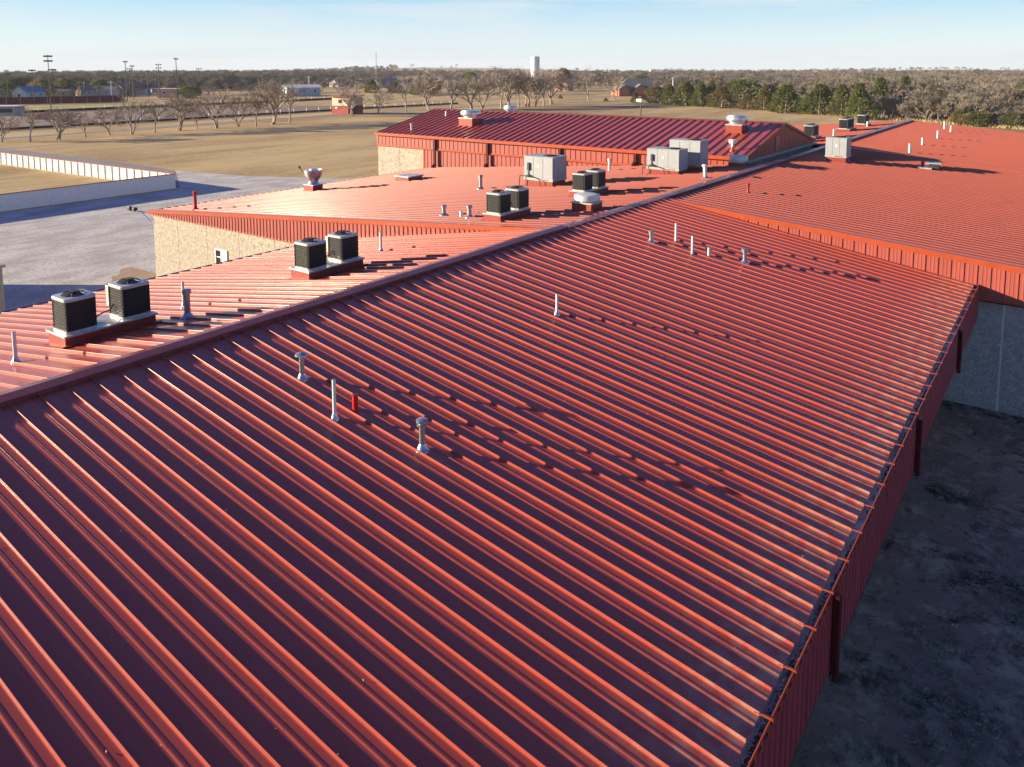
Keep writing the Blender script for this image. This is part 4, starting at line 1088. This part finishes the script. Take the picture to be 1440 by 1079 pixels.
# press box
c = at(489, 160); t = thing('press_box', 'two-tone cream and red field building with slanted red roof among the bare trees', 'building', (c.x, c.y, 0))
def put(mb, nm, m, par):
    me = mb.mesh(nm); me.materials.append(m); return link_mesh(nm, me, par)
put(MB().box(-3.1, 3.1, -2.6, 2.6, 0, 2.2), 'lower_wall', W_PINK if False else mat('red_block_wall', (.34, .07, .05), .8, var=.15, vscale=2), t)
put(MB().box(-3.08, 3.08, -2.58, 2.58, 2.2, 4.4), 'upper_wall', mat('cream_siding', (.62, .54, .38), .7, var=.1, vscale=2), t)
rr = MB(); rr.add([(-3.7, -3.1, 4.5), (3.5, -3.1, 4.75), (3.5, 3.1, 4.75), (-3.7, 3.1, 4.5), (-3.7, -3.1, 4.7), (3.5, -3.1, 4.95), (3.5, 3.1, 4.95), (-3.7, 3.1, 4.7)], [(0, 3, 2, 1), (4, 5, 6, 7), (0, 1, 5, 4), (1, 2, 6, 5), (2, 3, 7, 6), (3, 0, 4, 7)])
put(rr, 'roof', M_TRIM, t)
w_ = put(MB().box(-3.14, -3.05, -.6, .5, 2.9, 3.8), 'window', M_DARK, t)
put(MB().box(-3.16, -3.12, -.5, .4, 3.0, 3.7), 'pane', M_GLASS, w_)
put(MB().box(-3.16, -3.05, .9, 1.6, 1.5, 1.8), 'notice_board', M_WPAINT, t)
put(MB().box(-.6, .4, -2.64, -2.55, 0, 2.0), 'door', M_DOOR, t)
t.rotation_euler = (0, 0, R(10))
# grey dugout at the left edge and salmon shed on the infield
c = at(6, 163); t = thing('dugout', 'low grey flat roofed dugout at the left edge of the sports field', 'shed', (c.x, c.y, 0))
put(MB().box(-4, 4, -2, 2, 0, 2.3), 'wall', W_GRY, t); put(MB().box(-4.4, 4.4, -2.4, 2.4, 2.3, 2.55), 'roof', R_WHT, t); put(MB().box(-3.4, 3.4, -2.05, -1.98, .9, 1.9), 'opening', M_DARK, t)
t.rotation_euler = (0, 0, rot0)
c = at(58, 168); t = thing('equipment_shed', 'small salmon shed on the infield behind the tree row', 'shed', (c.x, c.y, 0))
put(MB().box(-1.5, 1.5, -1, 1, 0, 1.3), 'wall', W_PINK, t); put(MB().box(-1.7, 1.7, -1.2, 1.2, 1.3, 1.42), 'roof', R_RUST, t); put(MB().box(-.4, .4, -1.04, -.98, 0, 1.1), 'door', M_DOOR, t)
t.rotation_euler = (0, 0, rot0)
# tan shed at the left edge of the gravel lot
M_BEIGE = mat('beige_steel', (.46, .41, .32), .6, var=.12, vscale=1.5, space='Position')
t = thing('storage_shed', 'tan metal-sided shed cut off by the left edge of the photo', 'shed', (11.5, 25.5, 0))
SL = 14.0
mb = MB(); pts = [(-2.5, -3)]
def corr(p0, p1, n, out):
    res = []; d = Vector(p1) - Vector(p0)
    for i in range(n):
        for f, o in ((0, 0), (.7, 0), (.76, .04), (.94, .04)):
            q = Vector(p0) + d * ((i + f)/n); res.append((q.x + out[0]*o, q.y + out[1]*o))
    return res
poly = corr((-2.5, -3), (2.5, -3), 12, (0, -1)) + corr((2.5, -3), (2.5, SL), 34, (1, 0)) + corr((2.5, SL), (-2.5, SL), 12, (0, 1)) + corr((-2.5, SL), (-2.5, -3), 34, (-1, 0))
mb.prism(poly, 'z', 0, 3.55); put(mb, 'wall', M_BEIGE, t)
put(MB().box(-2.6, 2.6, -3.1, SL + .1, 3.55, 3.68), 'roof', M_BEIGE, t)
put(MB().box(-1, 1, -3.09, -3.04, 0, 2.6), 'door', M_GUT, t)

# water tower
c = at(752.5, 120)
tw = thing('water_tower', 'tall white standpipe water tower rising above the bare trees', 'water tower', (c.x, c.y, 0))
dist = (Vector((c.x, c.y, 0)) - Vector((0, CAM.y, 0))).length; pm_ = px_m((c.x, c.y, 0))
rad = 6.2 / pm_; top = (120 - 80) / pm_
put(MB().lathe((0, 0, 0), [(rad, 0), (rad, top - .6), (rad*.98, top - .1), (rad*.5, top + .25), (.05, top + .4)], 32), 'tank', M_WPAINT, tw)
put(MB().box(-rad*.12, rad*.12, -rad - .3, -rad - .05, 2, top + .6), 'ladder', M_GALV, tw)
put(MB().lathe((0, 0, 0), [(rad*1.08, 0), (rad*1.08, .6)], 24), 'footing', M_STRIP, tw)

# ------------------------------------------------------------------ light masts and poles
M_WOODP = mat('weathered_pole_wood', (.14, .12, .10), .9, var=.2, vscale=1.0)
M_POLE = mat('grey_steel_pole', (.20, .20, .21), .5, metal=.5)
def mast(label, bx, by, tx, ty, rows, arm):
    b = at(bx, by); s = px_m(b); H = (by - ty) / s
    t = thing('light_mast', label, 'light pole', (b.x, b.y, 0), 'sports field light masts')
    r = max(.13, .8 / s)
    put(MB().tube((0, 0, 0), (0, 0, H), r, r*.55, n=8), 'pole', M_WOODP, t)
    rt = Vector((math.sin(AZ), -math.cos(AZ), 0))
    for i in range(rows):
        z = H - .3 - i * 1.3; w = arm / s
        put(MB().tube(tuple(rt*-w + Vector((0, 0, z))), tuple(rt*w + Vector((0, 0, z))), r*.35, n=6), 'crossarm', M_POLE, t)
        n = 4 if arm > 3 else 2
        for k in range(n):
            p = rt * (w * (-1 + 2*k/(n-1)))
            put(MB().lathe((p.x, p.y, z - .1), [(.1, -.2), (.32, -.16), (.28, .2), (.08, .3)], 8), 'floodlight', M_DARK, t)
mast('tallest light mast at the left with two rows of floodlights', 72, 156, 64, 78, 2, 5)
mast('light mast just left of the tallest one', 48, 147, 47, 98, 1, 4)
mast('light mast just right of the tallest one', 77, 147, 75, 97, 1, 4)
mast('faint light mast at the far left edge', 12, 142, 11, 103, 1, 4)
mast('light mast leftmost of a cluster of three thin ones', 179, 143, 177, 86, 1, 2)
mast('shorter light mast in the middle of a cluster of three', 184, 138, 183, 96, 1, 3)
mast('light mast rightmost of a cluster of three thin ones', 188, 140, 186.5, 92, 1, 2)
mast('dark light mast with two crossarms between the cluster and the tall single mast', 225, 139, 222.5, 90, 2, 3)
mast('tall single mast with one lamp left of the navy roofed house', 250, 143, 246, 82, 1, 2)
mast('short distant light mast before the left horizon', 281, 132, 280, 96, 1, 3)
mast('faint distant light mast beside the dark two-armed mast', 209, 136, 208, 99, 1, 2)
def upole(label, x, yb, yt, arms=True):
    b = at(x, yb); s = px_m(b); H = (yb - yt)/s
    t = thing('utility_pole', label, 'utility pole', (b.x, b.y, 0), 'utility poles')
    put(MB().tube((0, 0, 0), (0, 0, H), .22, .16, n=6), 'pole', M_STRIP, t)
    rt = Vector((math.sin(AZ), -math.cos(AZ), 0))
    put(MB().tube(tuple(rt*-1.3 + Vector((0, 0, H - .6))), tuple(rt*1.3 + Vector((0, 0, H - .6))), .09, n=6), 'crossarm', M_STRIP, t)
upole('pale utility pole behind the maroon fence', 157, 138, 114)
upole('pale utility pole left of the first, among the left trees', 119, 135, 115)
upole('pale utility pole behind the cedars right of the brick house', 946, 138, 109)
upole('utility pole in the woods near the press box', 435, 131, 107)
b = at(529.5, 118); s = px_m(b)
t = thing('radio_mast', 'very thin radio mast standing above the middle horizon', 'mast', (b.x, b.y, 0))
ms = MB(); H = 44/s
for k in range(3):
    a = 2*math.pi*k/3; ms.tube((.5*math.cos(a), .5*math.sin(a), 0), (.3*math.cos(a), .3*math.sin(a), H), .07, n=4)
for i in range(24):
    z = H*i/24
    for k in range(3):
        a, a2 = 2*math.pi*k/3, 2*math.pi*(k+1)/3; ms.tube((.45*math.cos(a), .45*math.sin(a), z), (.45*math.cos(a2), .45*math.sin(a2), z + H/24), .05, n=3, cap=False)
put(ms, 'lattice', M_POLE, t)
# lamp post beyond the hall ridge
b = Vector((70.5, 20.5, 0)); t = thing('lamp_post', 'small white-headed lamp post beyond the hall ridge', 'lamp post', b)
put(MB().tube((0, 0, 0), (0, 0, 8.75), .09, .06, n=8), 'pole', M_WOODP, t)
put(MB().box(-.16, .16, -.1, .45, 8.7, 9.0), 'lamp_head', M_WPAINT, t)

# ------------------------------------------------------------------ trees
def grow(mb, tw, rng, p, d, L, r, lev, maxlev, seg=2, spread=.75, up=.15, thick=.012):
    d = d.normalized(); pts = [p]; q = p
    for i in range(seg):
        d = (d + Vector((rng.gauss(0, .13), rng.gauss(0, .13), rng.gauss(0, .07) + up*.35))).normalized()
        q = q + d * (L/seg); pts.append(q)
    n = 6 if lev == 0 else (4 if lev < 2 else 3)
    for i in range(seg):
        ra, rb = r*(1 - .45*i/seg), r*(1 - .45*(i+1)/seg)
        (mb if lev < 2 else tw).tube(pts[i], pts[i+1], ra, rb, n, cap=False)
    if lev >= maxlev:
        for i in range(5):                       # fine twigs as thin blades
            f = rng.uniform(.2, 1); o = p.lerp(q, f)
            v = (d + Vector((rng.gauss(0, .7), rng.gauss(0, .7), rng.gauss(.1, .5)))).normalized() * L * rng.uniform(.5, 1.1)
            s = v.cross(Vector((rng.random(), rng.random(), rng.random()))).normalized() * thick
            tw.add([o - s, o + s, o + v], [(0, 1, 2)])
        return
    nb = rng.choice([3, 4]) if lev == 0 else rng.choice([3, 3, 4])
    for i in range(nb):
        f = 1.0 if i == 0 else rng.uniform(.45, 1.0)
        o = pts[-1] if f == 1.0 else pts[min(seg-1, int(f*seg))].lerp(pts[min(seg, int(f*seg)+1)], f*seg % 1)
        a = rng.uniform(0, 6.283); side = d.orthogonal().normalized(); side = Matrix.Rotation(a, 3, d) @ side
        nd = (d + side * spread * rng.uniform(.6, 1.25) + Vector((0, 0, up))).normalized()
        grow(mb, tw, rng, o, nd, L*rng.uniform(.62, .85), r*(.62 if i else .7), lev+1, maxlev, seg, spread, up, thick)
def bare_tree_meshes(seed, h, maxlev=4, spread=.72, up=.12, stems=1, thick=.014, r0=None, trunkf=.24):
    rng = random.Random(seed); mb, tw = MB(), MB()
    for s in range(stems):
        d = Vector((rng.gauss(0, .22), rng.gauss(0, .22), 1)) if stems > 1 else Vector((rng.gauss(0, .06), rng.gauss(0, .06), 1))
        grow(mb, tw, rng, Vector((rng.gauss(0, .08)*(stems > 1), rng.gauss(0, .08)*(stems > 1), -.05)), d, h*trunkf, r0 or h*.022, 0, maxlev, 2, spread, up, thick)
    zmax = max(v[2] for v in tw.v); k = h / zmax
    for b_ in (mb, tw): b_.v = [(x*k, y*k, z*k) for x, y, z in b_.v]
    return mb, tw
def fast_mesh(mb, name, m):
    me = bpy.data.meshes.new(name); me.from_pydata(mb.v, [], mb.f); me.materials.append(m); return me
def tree_proto(seed, h, label, group, m_t, m_c, **k):
    mb, tw = bare_tree_meshes(seed, h, **k)
    t = thing('bare_tree', label, 'tree', (0, 0, 0), group)
    link_mesh('trunk', fast_mesh(mb, 'trunk', m_t), t); link_mesh('crown', fast_mesh(tw, 'crown', m_c), t)
    return t
class Cycle:
    def __init__(s, protos): s.p = protos; s.n = 0; s.used = [False]*len(protos)
    def place(s, loc, label, group, rot, scale, pick=None):
        i = (s.n if pick is None else pick) % len(s.p); s.n += 1
        if not s.used[i]:
            s.used[i] = True; o = s.p[i]; o.location = loc; o['label'] = label; o['group'] = group
            o.rotation_euler = (0, 0, rot); o.scale = (scale,)*3 if not isinstance(scale, tuple) else scale; return o
        return copy_thing(s.p[i], loc, label, group, rot, scale)
row = Cycle([tree_proto(11 + i, 5.0, 'x', 'x', M_BARK, M_TWIG, maxlev=4, spread=.74, up=.07, stems=st, thick=.0048, r0=.075, trunkf=.2) for i, st in enumerate((2, 1, 3, 1, 2))])
rng = random.Random(7)
ROW = [(3, 200, 32), (43, 200, 36), (82, 197, 32), (121, 193, 26), (154, 190, 30), (187, 189, 42), (218, 187, 33), (252, 184, 36), (278, 182, 26), (306, 180.5, 40), (334, 179, 38),
       (360, 178, 38), (384, 175, 44), (407, 173, 42), (495, 164, 28), (532, 161, 30), (571, 158, 32), (603, 155, 34), (634, 154, 38), (664, 154, 34), (677, 153, 40), (705, 152, 42), (717, 151, 38),
       (730, 150, 40), (743, 150, 38), (753, 150, 34), (765, 149, 38), (776, 147, 36), (828, 143, 36), (862, 141, 28)]
ORD = 'first second third fourth fifth sixth seventh eighth ninth tenth eleventh twelfth thirteenth fourteenth fifteenth sixteenth seventeenth eighteenth nineteenth twentieth twenty-first twenty-second twenty-third twenty-fourth twenty-fifth twenty-sixth twenty-seventh twenty-eighth twenty-ninth thirtieth'.split()
for i, (x, y, hp) in enumerate(ROW):
    p = at(x, y); h = hp / px_m(p)
    row.place((p.x, p.y, 0), '%s bare tree from the left in the row beside the grey path' % ORD[i], 'bare trees in a row beside the path', rng.uniform(0, 6.28), h/5.0 * 1.55)

def evergreen_proto(seed, h, w, m, label='x', shape='cone', n=1500):
    rng = random.Random(seed); mb = MB()
    lobes = [(rng.uniform(0, 6.28), rng.uniform(.1, .95), rng.uniform(.10, .30)) for _ in range(14)]
    for i in range(n):
        u = rng.random(); z = u ** .9
        if shape == 'cone': rad = (1 - z) ** .75 * (.35 + .65*min(1, z*6 + .35)) + .03
        else: rad = math.sqrt(max(0.02, 1 - (2*z - .95) ** 2 * .95))
        a = rng.uniform(0, 6.283)
        for la, lz, lr in lobes:
            da = (a - la + math.pi) % (2*math.pi) - math.pi
            rad *= 1 + lr * math.exp(-(da/.55)**2 - ((z - lz)/.14)**2) * 1.3
        rad *= rng.uniform(.55, 1.06) ** .6 * .92
        c = Vector((rad*w/2*math.cos(a), rad*w/2*math.sin(a), .02*h + z*h*.98))
        out = Vector((math.cos(a), math.sin(a), .7 + rng.gauss(0, .4))).normalized()
        L = w * rng.uniform(.07, .15); s = out.cross(Vector((rng.gauss(0, 1), rng.gauss(0, 1), rng.gauss(0, 1)))).normalized() * L * .38
        mb.add([c - out*L*.5 - s*.6, c - out*L*.4 + s*.6, c + out*L*.6 + s*.25, c + out*L*.75 - s*.2], [(0, 1, 2, 3)])
    t = thing('cedar_tree', label, 'tree', (0, 0, 0), 'x')
    link_mesh('crown', fast_mesh(mb, 'crown', m), t)
    tk = MB().tube((0, 0, -.05), (0, 0, h*.8), h*.025, h*.006, n=7); link_mesh('trunk', fast_mesh(tk, 'trunk', M_BARK), t)
    return t
EV = Cycle([evergreen_proto(31, 6, 5.0, M_EVER), evergreen_proto(32, 6, 5.2, M_EVER), evergreen_proto(33, 6, 5.0, M_EVER_O), evergreen_proto(34, 6, 6.4, M_EVER, shape='ball'), evergreen_proto(35, 6, 6.0, M_EVER_O, shape='ball')])
def ever(px, pb, pt, pw, pick, label):
    p = at(px, pb); s = px_m(p); h = (pb - pt)/s; w = pw/s
    base = (5.0, 5.2, 5.0, 6.4, 6.0)[pick] / 1.12
    EV.place((p.x, p.y, 0), label, 'evergreens by the mown field', rng.uniform(0, 6.28), (w/base, w/base, h/6.0), pick)
ever(893, 145, 129, 12, 0, 'small lone evergreen in the tan field before the brick house')
ever(919, 145, 122, 26, 4, 'olive round tree right of the brick house')
ever(941, 148, 119, 24, 1, 'first tall cedar at the left end of the cedar line')
ever(964, 149, 115, 32, 0, 'second cedar from the left end of the cedar line')
ever(985, 150, 117, 28, 1, 'third cedar from the left end of the cedar line')
ever(1000, 149, 114, 20, 0, 'slim dark cedar behind the bronze one')
ever(1015, 152, 122, 34, 2, 'bronze rounded cedar fourth in the line')
ever(1044, 147, 113, 42, 3, 'big round olive evergreen behind the cedar line')
ever(1051, 154, 134, 26, 2, 'small bronze cedar before the big round evergreen')
ever(1074, 155, 124, 28, 2, 'bronze cedar right of the small bronze one')
ever(1105, 159, 120, 46, 0, 'broad green cedar standing apart left of the gap')
ever(1152, 161, 119, 48, 1, 'broad dark green cedar right of the gap')
ever(1183, 163, 120, 34, 0, 'green cedar right of the broad dark one')
ever(1207, 168, 118, 36, 1, 'green cedar above the far condensers')
ever(1235, 163, 111, 36, 0, 'tall cedar showing above the bare wood edge')
ever(1271, 161, 108, 30, 1, 'tallest dark cedar rising above the bare wood')
ever(1319, 168, 127, 22, 0, 'slim cedar among bare trees right of the far ridge end')
ever(1375, 178, 157, 30, 3, 'low dark green thicket tree at the wood edge')
ever(1428, 180, 158, 30, 3, 'low dark green thicket tree at the right edge of the photo')
ever(1352, 176, 155, 24, 4, 'low olive bush tree between bare trees at the wood edge')
ever(6, 140, 116, 26, 3, 'dark round evergreen at the far left edge')
ever(58, 138, 112, 26, 4, 'yellow-green tree behind the tallest light mast')
ever(91, 136, 111, 24, 4, 'yellow-green round tree right of the light masts')
ever(141, 134, 112, 22, 3, 'dark evergreen among the left houses')
ever(266, 139, 122, 24, 3, 'dark evergreen beside the red brick building')
ever(277, 135, 118, 12, 0, 'small dark cedar beside the dark evergreen on the left')
ever(319, 126, 112, 14, 1, 'dark cedar left of the navy roofed house')
ever(523, 131, 112, 20, 0, 'dark cedar left of the press box trees')
ever(556, 131, 114, 20, 1, 'dark cedar right of the navy roofed house in the middle')
ever(588, 134, 114, 24, 0, 'pair-forming dark cedar left of the hall roof')
ever(605, 133, 114, 22, 3, 'dark round evergreen behind the hall roof left end')
ever(662, 122, 102, 16, 3, 'dark evergreen above the bare row left of the water tower')
ever(792, 124, 97, 18, 4, 'yellow-green tree right of the water tower')
ever(788, 139, 134, 6, 2, 'tiny bush in the tan grass near the small brick house')
ever(852, 143, 138, 6, 2, 'tiny bush in the tan grass before the brick house')

wood = Cycle([tree_proto(51 + i, 7.0, 'x', 'x', M_BARK_W, M_TWIG_G, maxlev=4, spread=.72, up=.10, stems=st, thick=.022, r0=.12, trunkf=.17) for i, st in enumerate((2, 1, 3, 2))])
# wood edge at the right: trees one by one
GW = 'bare trees along the wood edge'
rng = random.Random(21)
def edge_y(x):   # photo row of the wood's near edge
    return float(np.interp(x, [-60, 0, 180, 300, 420, 520, 640, 760, 840, 930, 1000, 1100, 1200, 1300, 1440, 1520], [141, 140, 136, 134, 132, 131, 133, 133, 128, 140, 146, 154, 163, 171, 180, 186]))
cnt = 0
for x in np.arange(1085, 1500, 7.5):
    for dy in (0, -4, -9):
        xx = x + rng.uniform(-5, 5); yy = edge_y(xx) + dy + rng.uniform(-1.5, 1)
        if dy == 0 and xx < 1200: continue
        p = at(xx, yy); h = rng.uniform(4.6, 7.2) * (1.0 if xx > 1200 else .8)
        wood.place((p.x, p.y, 0), 'bare grey-brown tree in the dense wood edge behind the right roof', GW, rng.uniform(0, 6.28), h/7.0); cnt += 1
for x in np.arange(6, 930, 15):
    xx = x + rng.uniform(-6, 6); yy = edge_y(xx) + rng.uniform(-3.5, .5)
    p = at(xx, yy); h = rng.uniform(5.0, 8.0)
    wood.place((p.x, p.y, 0), 'bare grey-brown tree among the distant houses and woods', 'bare trees in the distance', rng.uniform(0, 6.28), h/7.0); cnt += 1

# ------------------------------------------------------------------ far woods (uncountable)
def far_woods():
    r = np.random.default_rng(5)
    n = 9000
    px = r.uniform(-220, 1660, n)
    ey = np.array([edge_y(min(max(x, -60), 1520)) for x in px]) - 6
    yh = 98.2
    u = r.random(n)
    py_ = yh + (ey - yh) * u ** 1.25
    pts = np.array([tuple(at(float(a), float(b)))[:2] for a, b in zip(px, py_)])
    d = np.hypot(pts[:, 0], pts[:, 1] - CAM.y)
    # clearings
    f = np.sin(pts[:, 0] / 95 + 1.7 * np.sin(pts[:, 1] / 130)) + np.sin(pts[:, 1] / 83 + 1.1 * np.sin(pts[:, 0] / 170))
    keep = (f > np.where(px > 950, -1.75, -1.05)) | (r.random(n) < .12)
    # tan rise behind the water tower stays open
    hill = (px > 560) & (px < 930) & (py_ < 105.5)
    keep &= ~(hill & (r.random(n) < .93))
    keep &= d < 3600
    # keep clear of the far field, brick house and sports ground
    keep &= ~((px > 780) & (px < 935) & (py_ > 121))
    keep &= ~((px < 205) & (py_ > 137))
    keep &= ~((np.abs(px - 752) < 17) & (py_ > 99) & (py_ < 124))
    pts, d = pts[keep], d[keep]
    # lanes beyond the sides, so the wood goes on outside the frame
    z = ground_height(pts[:, 0], pts[:, 1])
    nn = len(pts)
    me = bpy.data.meshes.new('far_woods')
    me.vertices.add(nn); me.vertices.foreach_set('co', np.column_stack([pts, z]).astype('f').ravel())
    a = me.attributes.new('s', 'FLOAT', 'POINT'); a.data.foreach_set('value', (r.uniform(.75, 1.35, nn) * (1 + np.clip((d - 500)/3000, 0, .5))).astype('f'))
    a = me.attributes.new('rz', 'FLOAT', 'POINT'); a.data.foreach_set('value', r.uniform(0, 6.28, nn).astype('f'))
    a = me.attributes.new('pick', 'INT', 'POINT'); a.data.foreach_set('value', r.choice([0, 1, 2, 3] * 9 + [4], nn).astype('i'))
    o = bpy.data.objects.new('far_woods', me); C.objects.link(o)
    tag(o, None, None, None, 'stuff')
    ng = bpy.data.node_groups.new('scatter', 'GeometryNodeTree')
    ng.interface.new_socket('Geometry', in_out='INPUT', socket_type='NodeSocketGeometry')
    ng.interface.new_socket('Geometry', in_out='OUTPUT', socket_type='NodeSocketGeometry')
    N, L = ng.nodes, ng.links
    gi, go = N.new('NodeGroupInput'), N.new('NodeGroupOutput')
    iop = N.new('GeometryNodeInstanceOnPoints'); iop.inputs['Pick Instance'].default_value = True
    jn = N.new('GeometryNodeJoinGeometry')
    srcs = []
    for pr_ in wood.p: srcs.append([c for c in pr_.children if c.name.startswith('crown')][0])
    srcs.append([c for c in EV.p[3].children if c.name.startswith('crown')][0])
    for s in reversed(srcs):
        oi = N.new('GeometryNodeObjectInfo'); oi.inputs['Object'].default_value = s; oi.transform_space = 'ORIGINAL'
        gi2 = N.new('GeometryNodeGeometryToInstance'); L.new(oi.outputs['Geometry'], gi2.inputs['Geometry']); L.new(gi2.outputs['Instances'], jn.inputs['Geometry'])
    def attr(nm, dt):
        q = N.new('GeometryNodeInputNamedAttribute'); q.data_type = dt; q.inputs['Name'].default_value = nm; return q.outputs['Attribute']
    cx = N.new('ShaderNodeCombineXYZ'); L.new(attr('rz', 'FLOAT'), cx.inputs['Z'])
    L.new(gi.outputs[0], iop.inputs['Points']); L.new(jn.outputs[0], iop.inputs['Instance'])
    L.new(attr('pick', 'INT'), iop.inputs['Instance Index']); L.new(cx.outputs[0], iop.inputs['Rotation']); L.new(attr('s', 'FLOAT'), iop.inputs['Scale'])
    L.new(iop.outputs[0], go.inputs[0])
    md = o.modifiers.new('scatter', 'NODES'); md.node_group = ng
    print('far woods', nn, 'edge trees', cnt)
far_woods()

# ------------------------------------------------------------------ ground cover in the side yard and long grass by the wood
def tufts():
    r = np.random.default_rng(9)
    n = 2400
    x = r.uniform(2, 31, n * 4); y = r.uniform(-26, -11.8, n * 4)
    f = np.sin(x*.9 + 2*np.sin(y*.7)) + np.sin(y*1.3 + x*.4) + np.sin(x*2.3 - y*1.7)*.7
    k = f > r.uniform(-.2, 2.4, n*4); x, y = x[k], y[k]
    V = []; F = []
    for cx, cy in zip(x, y):
        big = r.random() ** 2.5; rad = .05 + .16*big
        for i in range(int(10 + 26*big)):
            a = r.uniform(0, 6.28); q_ = rad * math.sqrt(r.random()); bx, by = cx + q_*math.cos(a), cy + q_*math.sin(a)
            a += r.normal(0, .8); L = r.uniform(.02, .06) * (1 + big); w = r.uniform(.004, .009)
            q = len(V); V += [(bx - w*math.sin(a), by + w*math.cos(a), .02), (bx + w*math.sin(a), by - w*math.cos(a), .02),
                              (bx + math.cos(a)*L*.5, by + math.sin(a)*L*.5, .02 + L*.75), (bx + math.cos(a)*L*1.1 + r.normal(0, .01), by + math.sin(a)*L*1.1 + r.normal(0, .01), .02 + L*.7)]
            F += [(q, q+1, q+2), (q+1, q+3, q+2)]
    me = bpy.data.meshes.new('weeds'); me.from_pydata(V, [], F); me.materials.append(M_TUFT)
    o = bpy.data.objects.new('weeds', me); C.objects.link(o); tag(o, None, None, None, 'stuff')
tufts()
def long_grass():
    r = np.random.default_rng(12); V = []; F = []
    for i in range(9000):
        x = r.uniform(925, 1500); yy = edge_y(x) + r.uniform(-3, 2.6)
        p = at(float(x), float(yy)); L = r.uniform(.3, .8); w = r.uniform(.05, .12); a = r.uniform(0, 6.28)
        q = len(V); V += [(p.x - w*math.sin(a), p.y + w*math.cos(a), 0), (p.x + w*math.sin(a), p.y - w*math.cos(a), 0), (p.x + r.normal(0, .15), p.y + r.normal(0, .15), L)]
        F.append((q, q+1, q+2))
    me = bpy.data.meshes.new('long_grass'); me.from_pydata(V, [], F); me.materials.append(mat('straw_grass', (.42, .33, .17), .95))
    o = bpy.data.objects.new('long_grass', me); C.objects.link(o); tag(o, None, None, None, 'stuff')
long_grass()
